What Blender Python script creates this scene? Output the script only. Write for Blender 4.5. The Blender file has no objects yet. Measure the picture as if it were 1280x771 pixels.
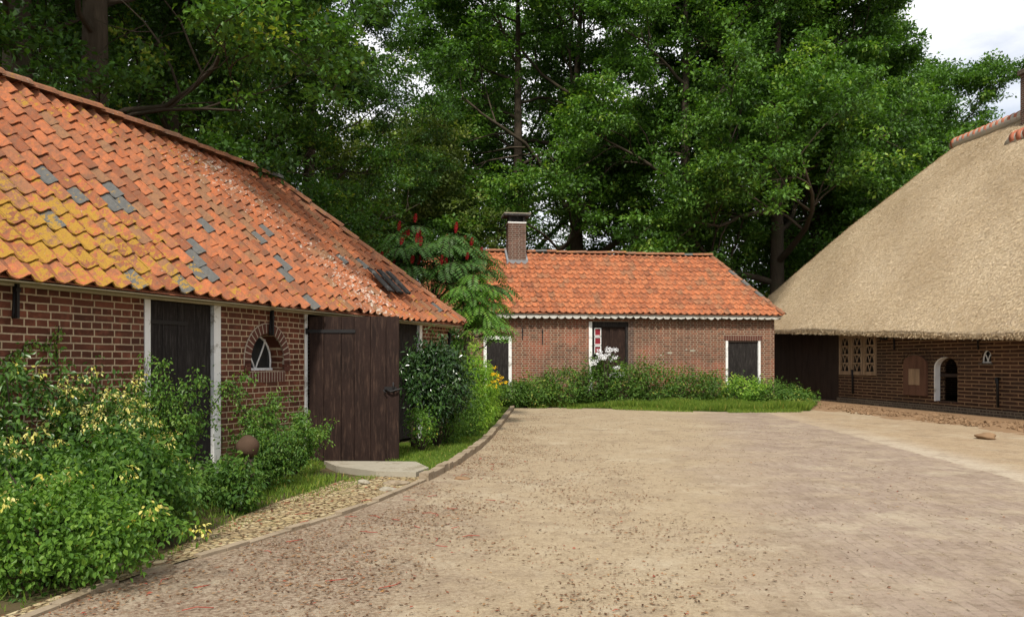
import bpy, math, random
import numpy as np
from mathutils import Vector, Matrix
R = math.radians
random.seed(7); RNG = np.random.default_rng(7)
scene = bpy.context.scene

# ------------------------------------------------------------------ camera, sky, sun
EYE = 1.32
cam_d = bpy.data.cameras.new('camera'); cam = bpy.data.objects.new('camera', cam_d)
scene.collection.objects.link(cam); scene.camera = cam
cam.location = (0, 0, EYE); cam.rotation_euler = (R(90), 0, 0)
cam_d.sensor_width = 36; cam_d.lens = 28.125; cam_d.shift_y = 0.0527
cam_d.clip_start = 0.05; cam_d.clip_end = 2000

SUN_EL, SUN_AZ = 50, 188       # azimuth clockwise from +Y (the view direction): behind and right of the camera
world = bpy.data.worlds.new('World'); scene.world = world; world.use_nodes = True
wn = world.node_tree; wn.nodes.clear()
def wnode(t, **k):
    n = wn.nodes.new(t)
    for a, b in k.items(): setattr(n, a, b)
    return n
out = wnode('ShaderNodeOutputWorld'); bg = wnode('ShaderNodeBackground'); bg.inputs[1].default_value = 0.094
sky = wnode('ShaderNodeTexSky', sky_type='NISHITA', sun_disc=False)
sky.sun_elevation = R(SUN_EL); sky.sun_rotation = R(SUN_AZ)
tc = wnode('ShaderNodeTexCoord'); mp = wnode('ShaderNodeMapping'); mp.inputs['Scale'].default_value = (1, 1, 2.4)
nz = wnode('ShaderNodeTexNoise'); nz.inputs['Scale'].default_value = 2.6; nz.inputs['Detail'].default_value = 7; nz.inputs['Roughness'].default_value = .55
cr = wnode('ShaderNodeValToRGB'); cr.color_ramp.elements[0].color = (.35, .35, .35, 1); cr.color_ramp.elements[0].position = .34; cr.color_ramp.elements[1].position = .50
nz2 = wnode('ShaderNodeTexNoise'); nz2.inputs['Scale'].default_value = 5; nz2.inputs['Detail'].default_value = 5
cr2 = wnode('ShaderNodeValToRGB'); cr2.color_ramp.elements[0].color = (8.8, 9.0, 9.4, 1); cr2.color_ramp.elements[1].color = (10.4, 10.4, 10.6, 1)
cr2.color_ramp.elements[0].position = .35; cr2.color_ramp.elements[1].position = .6
mx = wnode('ShaderNodeMix', data_type='RGBA')
L = wn.links.new
L(tc.outputs['Generated'], mp.inputs[0]); L(mp.outputs[0], nz.inputs['Vector']); L(mp.outputs[0], nz2.inputs['Vector'])
L(nz.outputs['Fac'], cr.inputs[0]); L(nz2.outputs['Fac'], cr2.inputs[0])
L(cr.outputs[0], mx.inputs['Factor']); L(sky.outputs[0], mx.inputs['A']); L(cr2.outputs[0], mx.inputs['B'])
L(mx.outputs['Result'], bg.inputs[0]); L(bg.outputs[0], out.inputs[0])

sd = bpy.data.lights.new('sun', 'SUN'); sd.energy = 3.7; sd.angle = R(6); sd.color = (1, .94, .84)
sun = bpy.data.objects.new('sun', sd); scene.collection.objects.link(sun)
sun.rotation_euler = (R(90 - SUN_EL), 0, R(180 - SUN_AZ))
sun.location = (10, -10, 30)
scene.view_settings.view_transform = 'Standard'; scene.view_settings.look = 'None'
scene.view_settings.exposure = 0.4; scene.view_settings.gamma = 1
scene.render.engine = 'CYCLES'
scene.cycles.max_bounces = 5; scene.cycles.diffuse_bounces = 3; scene.cycles.transparent_max_bounces = 4

# ------------------------------------------------------------------ helpers
def ground(px, py, z=0):
    Y = (EYE - z) * 1000 / (py - 453); return Vector(((px - 640) / 1000 * Y, Y, z))
def at(px, Y, z=0): return Vector(((px - 640) / 1000 * Y, Y, z))

class Frame:
    """a building's own axes: x along its front wall, y into the building, z up"""
    def __init__(s, ox, oy, dx, dy):
        l = math.hypot(dx, dy); s.o = Vector((ox, oy, 0)); s.x = Vector((dx / l, dy / l, 0)); s.y = Vector((-dy / l, dx / l, 0))
        s.ang = math.atan2(dy, dx)
    def hit(s, px, py, off=0):
        d = Vector(((px - 640) / 1000, 1, (453 - py) / 1000)); c = Vector((0, 0, EYE))
        t = (off - (c - s.o).dot(s.y)) / d.dot(s.y); p = c + d * t
        return (p - s.o).dot(s.x), p.z
    def s(s, px, off=0): return s.hit(px, 453, off)[0]
    def w(s, x, y, z): return s.o + s.x * x + s.y * y + Vector((0, 0, z))

def tag(o, label=None, cat=None, group=None, kind=None):
    if label: o['label'] = label
    if cat: o['category'] = cat
    if group: o['group'] = group
    if kind: o['kind'] = kind
    return o
def link(o, parent=None):
    scene.collection.objects.link(o)
    if parent is not None: o.parent = parent
    return o
def empty(name, loc=(0, 0, 0), rz=0):
    o = bpy.data.objects.new(name, None); link(o); o.location = loc; o.rotation_euler = (0, 0, rz); o.empty_display_size = .2; return o

class MB:
    def __init__(s): s.v = []; s.f = []; s.uv = []; s.sm = []
    def face(s, pts, uv=None, smooth=False):
        n = len(s.v); s.v += [tuple(p) for p in pts]; s.f.append(tuple(range(n, n + len(pts))))
        s.uv.append(uv if uv else s.auto(pts)); s.sm.append(smooth)
    @staticmethod
    def auto(pts):
        a, b, c = (Vector(p) for p in pts[:3]); n = (b - a).cross(c - a)
        ax = max(range(3), key=lambda i: abs(n[i]))
        if ax == 2: return [(p[0], p[1]) for p in pts]
        if ax == 1: return [(p[0], p[2]) for p in pts]
        return [(p[1], p[2]) for p in pts]
    def box(s, x0, x1, y0, y1, z0, z1, M=None, taper=0):
        c = [Vector((x, y, z)) for z in (z0, z1) for y in (y0, y1) for x in (x0, x1)]
        if M is not None: c = [M @ p for p in c]
        for q in ((0, 2, 3, 1), (4, 5, 7, 6), (0, 1, 5, 4), (2, 6, 7, 3), (0, 4, 6, 2), (1, 3, 7, 5)):
            s.face([c[i] for i in q])
    def tube(s, pts, rad, n=8, cap=True):
        pts = [Vector(p) for p in pts]
        if not hasattr(rad, '__len__'): rad = [rad] * len(pts)
        base = len(s.v); ref = None
        for i, p in enumerate(pts):
            d = (pts[min(i + 1, len(pts) - 1)] - pts[max(i - 1, 0)])
            if d.length < 1e-6: d = Vector((0, 0, 1))
            d.normalize()
            if ref is None: ref = Vector((1, 0, 0)) if abs(d.x) < .8 else Vector((0, 1, 0))
            u = (ref - d * ref.dot(d)).normalized(); w = d.cross(u); ref = u
            for k in range(n):
                a = 2 * math.pi * k / n; s.v.append(tuple(p + (u * math.cos(a) + w * math.sin(a)) * rad[i]))
        acc = 0
        for i in range(len(pts) - 1):
            l = (pts[i + 1] - pts[i]).length
            for k in range(n):
                a = base + i * n + k; b = base + i * n + (k + 1) % n
                s.f.append((a, b, b + n, a + n)); s.uv.append([(k / n, acc), ((k + 1) / n, acc), ((k + 1) / n, acc + l), (k / n, acc + l)]); s.sm.append(True)
            acc += l
        if cap:
            e = base + (len(pts) - 1) * n
            s.f.append(tuple(range(e, e + n))); s.uv.append([(0, 0)] * n); s.sm.append(False)
            s.f.append(tuple(range(base + n - 1, base - 1, -1))); s.uv.append([(0, 0)] * n); s.sm.append(False)
    def prism(s, poly, y0, y1):     # polygon in x,z pushed along y
        s.face([(x, y0, z) for x, z in poly]); s.face([(x, y1, z) for x, z in reversed(poly)])
        for i in range(len(poly)):
            a = poly[i]; b = poly[(i + 1) % len(poly)]
            s.face([(a[0], y0, a[1]), (a[0], y1, a[1]), (b[0], y1, b[1]), (b[0], y0, b[1])])
    def build(s, name, mat, parent=None, bevel=0, loc=None):
        me = bpy.data.meshes.new(name); me.from_pydata(s.v, [], s.f)
        uvl = me.uv_layers.new(name='UVMap'); flat = [c for u in s.uv for p in u for c in p]
        uvl.data.foreach_set('uv', flat); me.polygons.foreach_set('use_smooth', s.sm)
        me.materials.append(mat); me.update()
        o = link(bpy.data.objects.new(name, me), parent)
        if loc is not None: o.location = loc
        if bevel:
            m = o.modifiers.new('bevel', 'BEVEL'); m.width = bevel; m.segments = 2; m.limit_method = 'ANGLE'
        return o

def npmesh(name, V, F, mat, parent=None, attrs=None, smooth=False):
    me = bpy.data.meshes.new(name); V = np.asarray(V, dtype=np.float32); F = np.asarray(F, dtype=np.int32)
    me.vertices.add(len(V)); me.vertices.foreach_set('co', V.ravel())
    k = F.shape[1]; me.loops.add(F.size); me.loops.foreach_set('vertex_index', F.ravel())
    me.polygons.add(len(F)); me.polygons.foreach_set('loop_start', np.arange(0, F.size, k, dtype=np.int32))
    me.polygons.foreach_set('loop_total', np.full(len(F), k, dtype=np.int32))
    me.polygons.foreach_set('use_smooth', np.full(len(F), smooth))
    for n, a in (attrs or {}).items():
        at_ = me.attributes.new(n, 'FLOAT', 'POINT'); at_.data.foreach_set('value', np.asarray(a, dtype=np.float32))
    me.materials.append(mat); me.update(calc_edges=True); me.validate()
    return link(bpy.data.objects.new(name, me), parent)

# ------------------------------------------------------------------ materials
class NM:
    def __init__(s, name, rough=.8, spec=.3):
        s.m = bpy.data.materials.new(name); s.m.use_nodes = True; s.t = s.m.node_tree
        s.b = s.t.nodes['Principled BSDF']; s.b.inputs['Roughness'].default_value = rough
        s.b.inputs['Specular IOR Level'].default_value = spec * .7; s.out = s.t.nodes['Material Output']
    def n(s, t, ins=None, **k):
        n = s.t.nodes.new(t)
        for a, b in k.items(): setattr(n, a, b)
        for a, b in (ins or {}).items(): s.set(n.inputs[a], b)
        return n
    def set(s, sock, v):
        if isinstance(v, bpy.types.NodeSocket): s.t.links.new(v, sock)
        else: sock.default_value = v
    def uv(s, scale=(1, 1, 1), rot=0, src='UV', loc=(0, 0, 0)):
        t = s.n('ShaderNodeTexCoord'); return s.n('ShaderNodeMapping', {0: t.outputs[src], 'Scale': scale, 'Rotation': (0, 0, rot), 'Location': loc}).outputs[0]
    def noise(s, vec, scale, detail=4, rough=.55, dist=0):
        return s.n('ShaderNodeTexNoise', {'Vector': vec, 'Scale': scale, 'Detail': detail, 'Roughness': rough, 'Distortion': dist}).outputs['Fac']
    def ramp(s, fac, stops, interp='LINEAR'):
        n = s.n('ShaderNodeValToRGB', {0: fac}); r = n.color_ramp; r.interpolation = interp
        while len(r.elements) < len(stops): r.elements.new(.5)
        for e, (p, c) in zip(r.elements, stops):
            e.position = p; e.color = (*c, 1) if hasattr(c, '__len__') else (c, c, c, 1)
        return n.outputs[0]
    def mix(s, f, a, b, mode='MIX'):
        n = s.n('ShaderNodeMix', data_type='RGBA', blend_type=mode)
        s.set(n.inputs['Factor'], f); 
        for k, v in (('A', a), ('B', b)): s.set(n.inputs[k], (*v, 1) if isinstance(v, tuple) and len(v) == 3 else v)
        return n.outputs['Result']
    def math(s, op, a, b=0.0):
        n = s.n('ShaderNodeMath', operation=op); s.set(n.inputs[0], a); s.set(n.inputs[1], b); return n.outputs[0]
    def attr(s, name): return s.n('ShaderNodeAttribute', attribute_name=name).outputs['Fac']
    def col(s, c): s.set(s.b.inputs['Base Color'], (*c, 1) if isinstance(c, tuple) else c)
    def bump(s, h, strength=.5, dist=.01):
        n = s.n('ShaderNodeBump', {'Height': h, 'Strength': strength, 'Distance': dist}); s.t.links.new(n.outputs[0], s.b.inputs['Normal'])

def mat_brick(name, c1, c2, mortar, w=.23, h=.068, ms=.011, grime=.25, english=True, stain=None):
    m = NM(name, .9, .15); uv = m.uv()
    wob = m.n('ShaderNodeTexNoise', {'Vector': uv, 'Scale': 3.0, 'Detail': 3})
    v2 = m.n('ShaderNodeVectorMath', {0: wob.outputs['Color'], 1: (.5, .5, .5)}, operation='SUBTRACT').outputs[0]
    v3 = m.n('ShaderNodeVectorMath', {0: v2, 'Scale': .016}, operation='SCALE').outputs[0]
    v = m.n('ShaderNodeVectorMath', {0: uv, 1: v3}, operation='ADD').outputs[0]
    bt = m.n('ShaderNodeTexBrick', {'Vector': v, 'Color1': (0, 0, 0, 1), 'Color2': (1, 1, 1, 1), 'Mortar': (.5, .5, .5, 1), 'Scale': 1, 'Mortar Size': ms, 'Mortar Smooth': .25, 'Bias': 0, 'Brick Width': w, 'Row Height': h})
    bt.offset = .5; bt.offset_frequency = 2; bt.squash = .5 if english else 1; bt.squash_frequency = 2
    if english: bt.offset = .25
    big = m.noise(uv, 1.1, 5); fine = m.noise(uv, 45, 5, .7); med = m.noise(uv, 9, 4)
    tone = m.ramp(bt.outputs['Color'], [(0, c1), (.35, tuple((a + b) / 2 * .85 for a, b in zip(c1, c2))), (.7, tuple(a * .62 for a in c1)), (1, c2)])
    c = m.mix(m.math('MULTIPLY', fine, .6), tone, tuple(a * .45 for a in c1))
    c = m.mix(m.ramp(med, [(.5, 0), (.72, .55)]), c, tuple(min(1, a * 1.25) for a in c2))
    mo = m.mix(m.ramp(fine, [(.4, 0), (.7, .6)]), mortar, tuple(a * .5 for a in mortar))
    c = m.mix(bt.outputs['Fac'], c, mo)
    c = m.mix(m.ramp(big, [(.42, 0), (.75, grime * 2)]), c, (.05, .04, .032))
    if name == 'cottage_brick':
        c = m.mix(m.ramp(m.noise(m.uv(loc=(4, 1, 0)), .8, 4, .6), [(.52, 0), (.62, .55)]), c, m.mix(bt.outputs['Fac'], (.33, .085, .045), (.36, .27, .20)))
        c = m.mix(m.ramp(m.noise(m.uv(loc=(8, 2, 0)), 6, 7, .85), [(.60, 0), (.66, .5)]), c, (.42, .37, .30))
    if stain:
        g = m.n('ShaderNodeSeparateXYZ', {0: uv}).outputs[1]
        f = m.math('MULTIPLY', m.ramp(g, [(.1, 1), (.75, 0)]), m.ramp(m.noise(uv, 4, 5), [(.35, 0), (.6, .8)]))
        c = m.mix(f, c, stain)
    m.col(c)
    hgt = m.math('ADD', m.math('MULTIPLY', m.math('SUBTRACT', 1.0, bt.outputs['Fac']), 1.0), m.math('MULTIPLY', fine, .45))
    m.bump(hgt, .9, .007); return m.m

def mat_wood(name, c1, c2, rough=.75, scale=1, worn=None):
    m = NM(name, rough, .25); v = m.uv((14 * scale, 1.1 * scale, 1))
    g = m.noise(v, 3, 6, .7, .6); big = m.noise(m.uv((3, .8, 1)), 1.6, 4)
    c = m.mix(g, c1, c2)
    c = m.mix(m.ramp(big, [(.45, 0), (.7, .5)]), c, tuple(a * .45 for a in c1))
    if worn: c = m.mix(m.ramp(m.noise(m.uv((22, 2, 1)), 1.7, 5, .75), [(.50, 0), (.68, .9)]), c, worn)
    m.col(c); m.bump(g, .5, .004); return m.m

def mat_plain(name, c, rough=.6, var=.25, scale=8, spec=.3, bump=.3, dirt=None, metal=0):
    m = NM(name, rough, spec); v = m.uv(src='Object'); n = m.noise(v, scale, 6, .65)
    col = m.mix(n, tuple(a * (1 - var) for a in c), tuple(min(1, a * (1 + var)) for a in c))
    if dirt: col = m.mix(m.ramp(m.noise(v, scale * .7, 7, .8), [(.54, 0), (.62, .85)]), col, dirt)
    m.col(col); m.b.inputs['Metallic'].default_value = metal
    if bump: m.bump(m.noise(v, scale * 5, 5, .7), bump, .005)
    return m.m

def mat_leaf(name, stops, trans=.35, rough=.45, spec=.35, trans_tint=(1.3, 1.5, .5)):
    m = NM(name, rough, spec); c = m.ramp(m.attr('tint'), stops); m.col(c)
    tc_ = m.mix(1.0, c, trans_tint, 'MULTIPLY')
    tr = m.n('ShaderNodeBsdfTranslucent', {0: tc_})
    ms = m.n('ShaderNodeMixShader', {0: trans, 1: m.b.outputs[0], 2: tr.outputs[0]})
    m.t.links.new(ms.outputs[0], m.out.inputs[0]); return m.m

def mat_tiles(name, base, lich=True):
    m = NM(name, .8, .2); v = m.uv(src='Object'); t = m.attr('tint'); grey = m.attr('grey')
    c = m.ramp(t, base)
    c = m.mix(m.ramp(m.noise(v, 14, 7, .75), [(.40, 0), (.64, .7)]), c, (.17, .085, .055))
    c = m.mix(m.ramp(m.noise(v, 55, 4, .7), [(.5, 0), (.75, .45)]), c, (.42, .165, .07))
    c = m.mix(m.ramp(m.noise(v, 5, 6, .7), [(.52, 0), (.66, .5)]), c, (.085, .055, .035))
    c = m.mix(m.ramp(m.noise(m.uv((3, 3, 1), src='Object', loc=(2, 7, 0)), 2.2, 7, .8), [(.48, 0), (.64, .6)]), c, (.12, .075, .05))
    c = m.mix(grey, c, m.mix(m.noise(v, 25, 5, .7), (.06, .06, .058), (.15, .148, .138)))
    if lich:
        n1 = m.math('ADD', m.math('MULTIPLY', m.noise(v, 4, 3, .6), .35), m.math('MULTIPLY', m.noise(v, 15, 6, .7, .3), .68)); n2 = m.noise(v, 70, 3, .6)
        f = m.math('ADD', m.math('MULTIPLY', m.attr('lichen'), .155), m.math('ADD', n1, m.math('MULTIPLY', n2, .12)))
        c = m.mix(m.ramp(f, [(.72, 0), (.755, .9)]), c, m.mix(n2, (.17, .11, .025), (.44, .25, .03)))
        n3 = m.noise(m.uv(src='Object', loc=(5, 3, 1)), 16, 6, .75)
        f2 = m.math('ADD', m.math('MULTIPLY', m.attr('white'), .25), n3)
        c = m.mix(m.ramp(f2, [(.70, 0), (.75, .8)]), c, (.45, .42, .36))
    m.col(c); m.bump(m.noise(v, 60, 5, .7), .5, .006); return m.m

M = {}
M['brick_red'] = mat_brick('brown_red_brick', (0.128, 0.046, 0.028), (0.244, 0.086, 0.051), (0.512, 0.391, 0.257), ms=.008, stain=(0.085, 0.083, 0.038))
M['brick_cot'] = mat_brick('cottage_brick', (.165, .068, .044), (.29, .112, .064), (.34, .275, .20), w=.22, h=.066, ms=.010, grime=.2, stain=(.10, .10, .05))
M['brick_barn'] = mat_brick('barn_brick', (0.060, 0.032, 0.022), (0.111, 0.058, 0.037), (0.255, 0.162, 0.093), w=.5, h=.09, ms=.017, grime=.3, english=False)  # albedo lowered: deep shade under the eave is put into the brick colour
M['brick_plinth'] = mat_brick('plinth_brick', (.08, .06, .05), (.15, .12, .09), (.18, .15, .11), w=.22, h=.07, ms=.012, grime=.3)
M['brick_arch'] = mat_plain('arch_brick', (.105, .044, .032), .9, .45, 14, .15, .6)
M['mortar'] = mat_plain('mortar', (.38, .32, .25), .95, .2, 20, .1, .6)
M['brick_chim'] = mat_brick('chimney_brick', (0.122, 0.061, 0.043), (0.187, 0.094, 0.065), (0.245, 0.209, 0.173), w=.22, h=.066, ms=.010, grime=.25)
M['wood_dark'] = mat_wood('tarred_planks', (.010, .008, .008), (.026, .022, .020), .8, 1, (.055, .05, .045))
M['wood_brown'] = mat_wood('brown_stained_planks', (.012, .006, .0045), (.028, .014, .010), .75, 1, (.06, .035, .024))
M['wood_barn'] = mat_wood('barn_planks', (.028, .019, .015), (.055, .038, .03), .8)
M['wood_tan'] = mat_wood('tan_timber', (0.250, 0.163, 0.100), (0.425, 0.300, 0.188), .75)
M['wood_red'] = mat_wood('weathered_red_wood', (0.091, 0.042, 0.028), (0.182, 0.098, 0.063), .8)
M['white'] = mat_plain('white_paint', (.72, .72, .70), .55, .08, 6, .35, .2, dirt=(.25, .22, .18))
M['cream'] = mat_plain('cream_board', (.42, .37, .25), .7, .25, 5, .25, .3)
M['iron'] = mat_plain('black_iron', (.012, .011, .011), .55, .4, 20, .4, .5)
M['glass'] = mat_plain('dark_glass', (.02, .022, .022), .08, .1, 3, .6, 0)
M['dark'] = mat_plain('inside_shade', (.02, .018, .016), .95, .2, 3, .05, 0)  # near-black colour that stands for the shade inside open doorways
M['concrete'] = mat_plain('concrete', (.30, .27, .21), .9, .25, 5, .2, .5, dirt=(.2, .17, .12))
M['lead'] = mat_plain('lead_flashing', (.2, .21, .22), .6, .3, 9, .4, .4)
M['capstone'] = mat_plain('dark_cap', (0.030, 0.029, 0.028), .8, .4, 7, .2, .5, dirt=(0.180, 0.180, 0.168))
M['redcloth'] = mat_plain('red_curtain', (0.210, 0.025, 0.035), .9, .2, 10, .1, .2)
M['stone'] = mat_plain('brown_stone', (.065, .040, .026), .85, .35, 7, .2, .8)
M['sandstone'] = mat_plain('edging_stone', (.27, .215, .15), .9, .4, 4, .2, .7, dirt=(.16, .12, .075))
M['soil'] = mat_plain('loose_soil', (.22, .14, .08), .95, .35, 6, .1, .9)
M['tiles'] = mat_tiles('old_pantiles', [(0, (0.223, 0.073, 0.033)), (.3, (0.358, 0.107, 0.040)), (.55, (0.436, 0.140, 0.055)), (.8, (0.320, 0.115, 0.051)), (1, (0.242, 0.128, 0.065))])
M['tiles_cot'] = mat_tiles('cottage_pantiles', [(0, (0.302, 0.099, 0.046)), (.4, (0.470, 0.148, 0.060)), (.8, (0.538, 0.186, 0.078)), (1, (0.347, 0.154, 0.078))], lich=False)
M['ridge'] = mat_tiles('ridge_tiles', [(0, (0.225, 0.096, 0.051)), (.5, (0.315, 0.136, 0.068)), (1, (0.180, 0.128, 0.093))])
def mat_bark():
    m = NM('oak_bark', .95, .1); v = m.uv((6, .9, 1)); v2 = m.uv((1, .25, 1), src='Object')
    n = m.noise(v, 3, 6, .7, .5); c = m.mix(n, (.028, .022, .016), (.115, .09, .066))
    c = m.mix(m.ramp(m.noise(m.uv(src='Object'), 1.3, 4), [(.5, 0), (.7, .5)]), c, (.05, .055, .03))
    m.col(c); m.bump(n, 1, .03); return m.m
M['bark'] = mat_bark()
def mat_thatch():
    m = NM('thatch', .95, .08); v = m.uv(src='Object'); vs = m.uv((1, 1, .28), src='Object')
    n = m.noise(vs, 42, 5, .75); n2 = m.noise(v, 1.1, 6, .65); n3 = m.noise(vs, 9, 6, .75)
    c = m.ramp(m.noise(vs, 30, 6, .8), [(.30, (.24, .16, .09)), (.44, (.46, .35, .22)), (.6, (.60, .48, .33)), (.8, (.74, .62, .45))])
    c = m.mix(m.ramp(n2, [(.35, 0), (.62, .3)]), c, (.46, .38, .29))
    c = m.mix(m.ramp(n3, [(.5, 0), (.75, .4)]), c, (.40, .27, .16))
    m.col(c); m.bump(m.math('ADD', n, m.math('MULTIPLY', n3, 1.2)), 1, .06); return m.m
M['thatch'] = mat_thatch()
def mat_yard():
    """sanded brick paving: grit and leaf crumbs at the left, blond sand in the middle, bare clinkers at the right"""
    m = NM('yard_paving', .95, .1); v = m.uv(src='Object'); sp = m.n('ShaderNodeSeparateXYZ', {0: v})
    x, y = sp.outputs[0], sp.outputs[1]
    rv = m.uv(rot=R(-86), src='Object')
    wob = m.n('ShaderNodeTexNoise', {'Vector': v, 'Scale': 2.0, 'Detail': 3}).outputs['Color']
    v3 = m.n('ShaderNodeVectorMath', {0: wob, 'Scale': .03}, operation='SCALE').outputs[0]
    rv = m.n('ShaderNodeVectorMath', {0: rv, 1: v3}, operation='ADD').outputs[0]
    bt = m.n('ShaderNodeTexBrick', {'Vector': rv, 'Color1': (0, 0, 0, 1), 'Color2': (1, 1, 1, 1), 'Mortar': (.5, .5, .5, 1), 'Scale': 1, 'Mortar Size': .008, 'Mortar Smooth': .3, 'Brick Width': .21, 'Row Height': .075})
    fine = m.noise(v, 60, 6, .75); grit = m.noise(v, 22, 6, .75); med = m.noise(v, 3.2, 7, .68); big = m.noise(v, .45, 5, .6)
    brick = m.ramp(bt.outputs['Color'], [(0, (.205, .152, .125)), (.5, (.245, .187, .155)), (1, (.285, .222, .185))])
    jf = m.math('MULTIPLY', bt.outputs['Fac'], m.ramp(m.noise(v, 5, 6, .8), [(.46, .05), (.62, .8)]))
    brick = m.mix(jf, brick, (.115, .09, .06))
    brick = m.mix(m.ramp(grit, [(.35, 0), (.75, .7)]), brick, (.33, .265, .205))
    brick = m.mix(m.ramp(m.noise(v, 1.6, 7, .72), [(.46, 0), (.66, .75)]), brick, (.37, .30, .215))
    sand = m.ramp(fine, [(.25, (.20, .15, .095)), (.5, (.335, .265, .175)), (.75, (.43, .355, .25))])
    gritc = m.ramp(m.noise(v, 34, 5, .85), [(.3, (.07, .042, .028)), (.43, (.17, .12, .082)), (.55, (.30, .24, .175)), (.75, (.46, .39, .30))])
    gritc = m.mix(m.ramp(m.noise(v, 16, 5, .8), [(.56, 0), (.66, .7)]), gritc, (.17, .085, .05))
    # right of a straight old edge line the sand takes over again, with a pale worn band along it
    L0 = ground(978, 522); L1 = ground(1280, 604); Ld = (L1 - L0).normalized(); Ln = Vector((-Ld.y, Ld.x, 0)); Ln = Ln if Ln.x > 0 else -Ln
    off = m.n('ShaderNodeVectorMath', {0: v, 1: tuple(L0)}, operation='SUBTRACT').outputs[0]
    dd = m.n('ShaderNodeVectorMath', {0: off, 1: tuple(Ln)}, operation='DOT_PRODUCT').outputs['Value']
    al = m.n('ShaderNodeVectorMath', {0: off, 1: tuple(Ld)}, operation='DOT_PRODUCT').outputs['Value']
    dn = m.math('ADD', dd, m.math('MULTIPLY', m.math('SUBTRACT', med, .5), .35))
    side = m.ramp(dn, [(.0, 0), (.05, 1)]); bandm = m.math('MULTIPLY', side, m.ramp(dn, [(.25, .8), (.75, 0)]))
    bandm = m.math('MULTIPLY', bandm, m.ramp(m.math('MULTIPLY', al, .05), [(.12, .35), (.35, 1)]))
    # how much bare brick shows: to the right of the yard
    f = m.math('ADD', m.math('MULTIPLY', m.math('SUBTRACT', x, m.math('MULTIPLY', y, .21)), .42), m.math('MULTIPLY', big, 1.2))
    f = m.math('ADD', f, m.math('MULTIPLY', med, .9))
    fb = m.math('MULTIPLY', m.ramp(m.math('MULTIPLY', f, .5), [(.50, 0), (.80, 1)]), .85)
    g = m.math('ADD', m.math('MULTIPLY', m.math('ADD', x, m.math('MULTIPLY', y, .055)), .42), m.math('ADD', m.math('MULTIPLY', big, .8), m.math('MULTIPLY', med, .9)))
    fg = m.ramp(g, [(.50, 1), (.98, 0)])
    c = m.mix(fb, sand, brick); c = m.mix(fg, c, gritc)
    vsand = m.ramp(fine, [(.25, (.21, .15, .09)), (.5, (.35, .27, .175)), (.75, (.44, .35, .24))])
    vsand = m.mix(m.ramp(med, [(.4, 0), (.7, .7)]), vsand, (.27, .19, .12))
    c = m.mix(side, c, vsand); c = m.mix(m.math('MULTIPLY', bandm, .8), c, (.44, .385, .31))
    c = m.mix(m.ramp(m.noise(v, 7, 7, .75), [(.50, 0), (.70, .55)]), c, (.16, .115, .07))
    c = m.mix(m.ramp(m.noise(v, 130, 3, .7), [(.62, 0), (.7, .7)]), c, (.1, .065, .04))
    c = m.mix(m.ramp(m.noise(m.uv(src='Object', loc=(9, 4, 0)), 1.3, 8, .78), [(.50, 0), (.66, .5)]), c, (.165, .12, .085))
    c = m.mix(m.ramp(m.noise(m.uv(src='Object', loc=(3, 14, 0)), .9, 8, .8), [(.52, 0), (.66, .55)]), c, (.43, .37, .27))
    c = m.mix(m.ramp(m.noise(m.uv(src='Object', loc=(1, 2, 0)), 11, 6, .85), [(.58, 0), (.66, .6)]), c, (.13, .085, .055))
    m.col(c)
    h = m.math('ADD', m.math('MULTIPLY', m.math('SUBTRACT', 1.0, m.math('MULTIPLY', jf, fb)), .7), m.math('ADD', grit, m.math('MULTIPLY', fine, .5)))
    m.bump(h, .9, .012); return m.m
M['yard'] = mat_yard()
def mat_path():
    m = NM('path_cobbles', .95, .1); v = m.uv(src='Object')
    vo = m.n('ShaderNodeTexVoronoi', {'Vector': v, 'Scale': 13.0}, feature='DISTANCE_TO_EDGE').outputs[0]
    cc = m.n('ShaderNodeTexVoronoi', {'Vector': v, 'Scale': 13.0}).outputs['Color']
    n = m.noise(v, 30, 5, .75); cb = m.n('ShaderNodeSeparateColor', {0: cc}).outputs[0]
    c = m.ramp(cb, [(0, (.34, .265, .14)), (.5, (.43, .345, .19)), (1, (.50, .42, .26))])
    c = m.mix(m.ramp(vo, [(.01, .9), (.08, 0)]), c, (.15, .105, .06)); c = m.mix(m.ramp(n, [(.45, 0), (.75, .7)]), c, (.22, .15, .08))
    c = m.mix(m.ramp(m.noise(v, 2.5, 5), [(.5, 0), (.66, .7)]), c, (.30, .22, .13))
    c = m.mix(m.ramp(m.noise(v, 4.5, 6), [(.6, 0), (.7, .7)]), c, (.12, .15, .04))
    m.col(c); m.bump(m.math('ADD', m.ramp(vo, [(0, 0), (.15, 1)]), m.math('MULTIPLY', n, .6)), 1, .02); return m.m
M['path'] = mat_path()
M['earth'] = mat_plain('bed_earth', (.085, .065, .035), .95, .5, 3, .1, .9, dirt=(.06, .10, .025))
M['sand'] = mat_plain('sandy_verge', (.56, .44, .30), .95, .3, 3, .1, .7, dirt=(.30, .2, .12))
M['band'] = mat_plain('pale_paving_band', (.62, .55, .45), .95, .2, 4, .1, .5, dirt=(.38, .3, .2))

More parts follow.
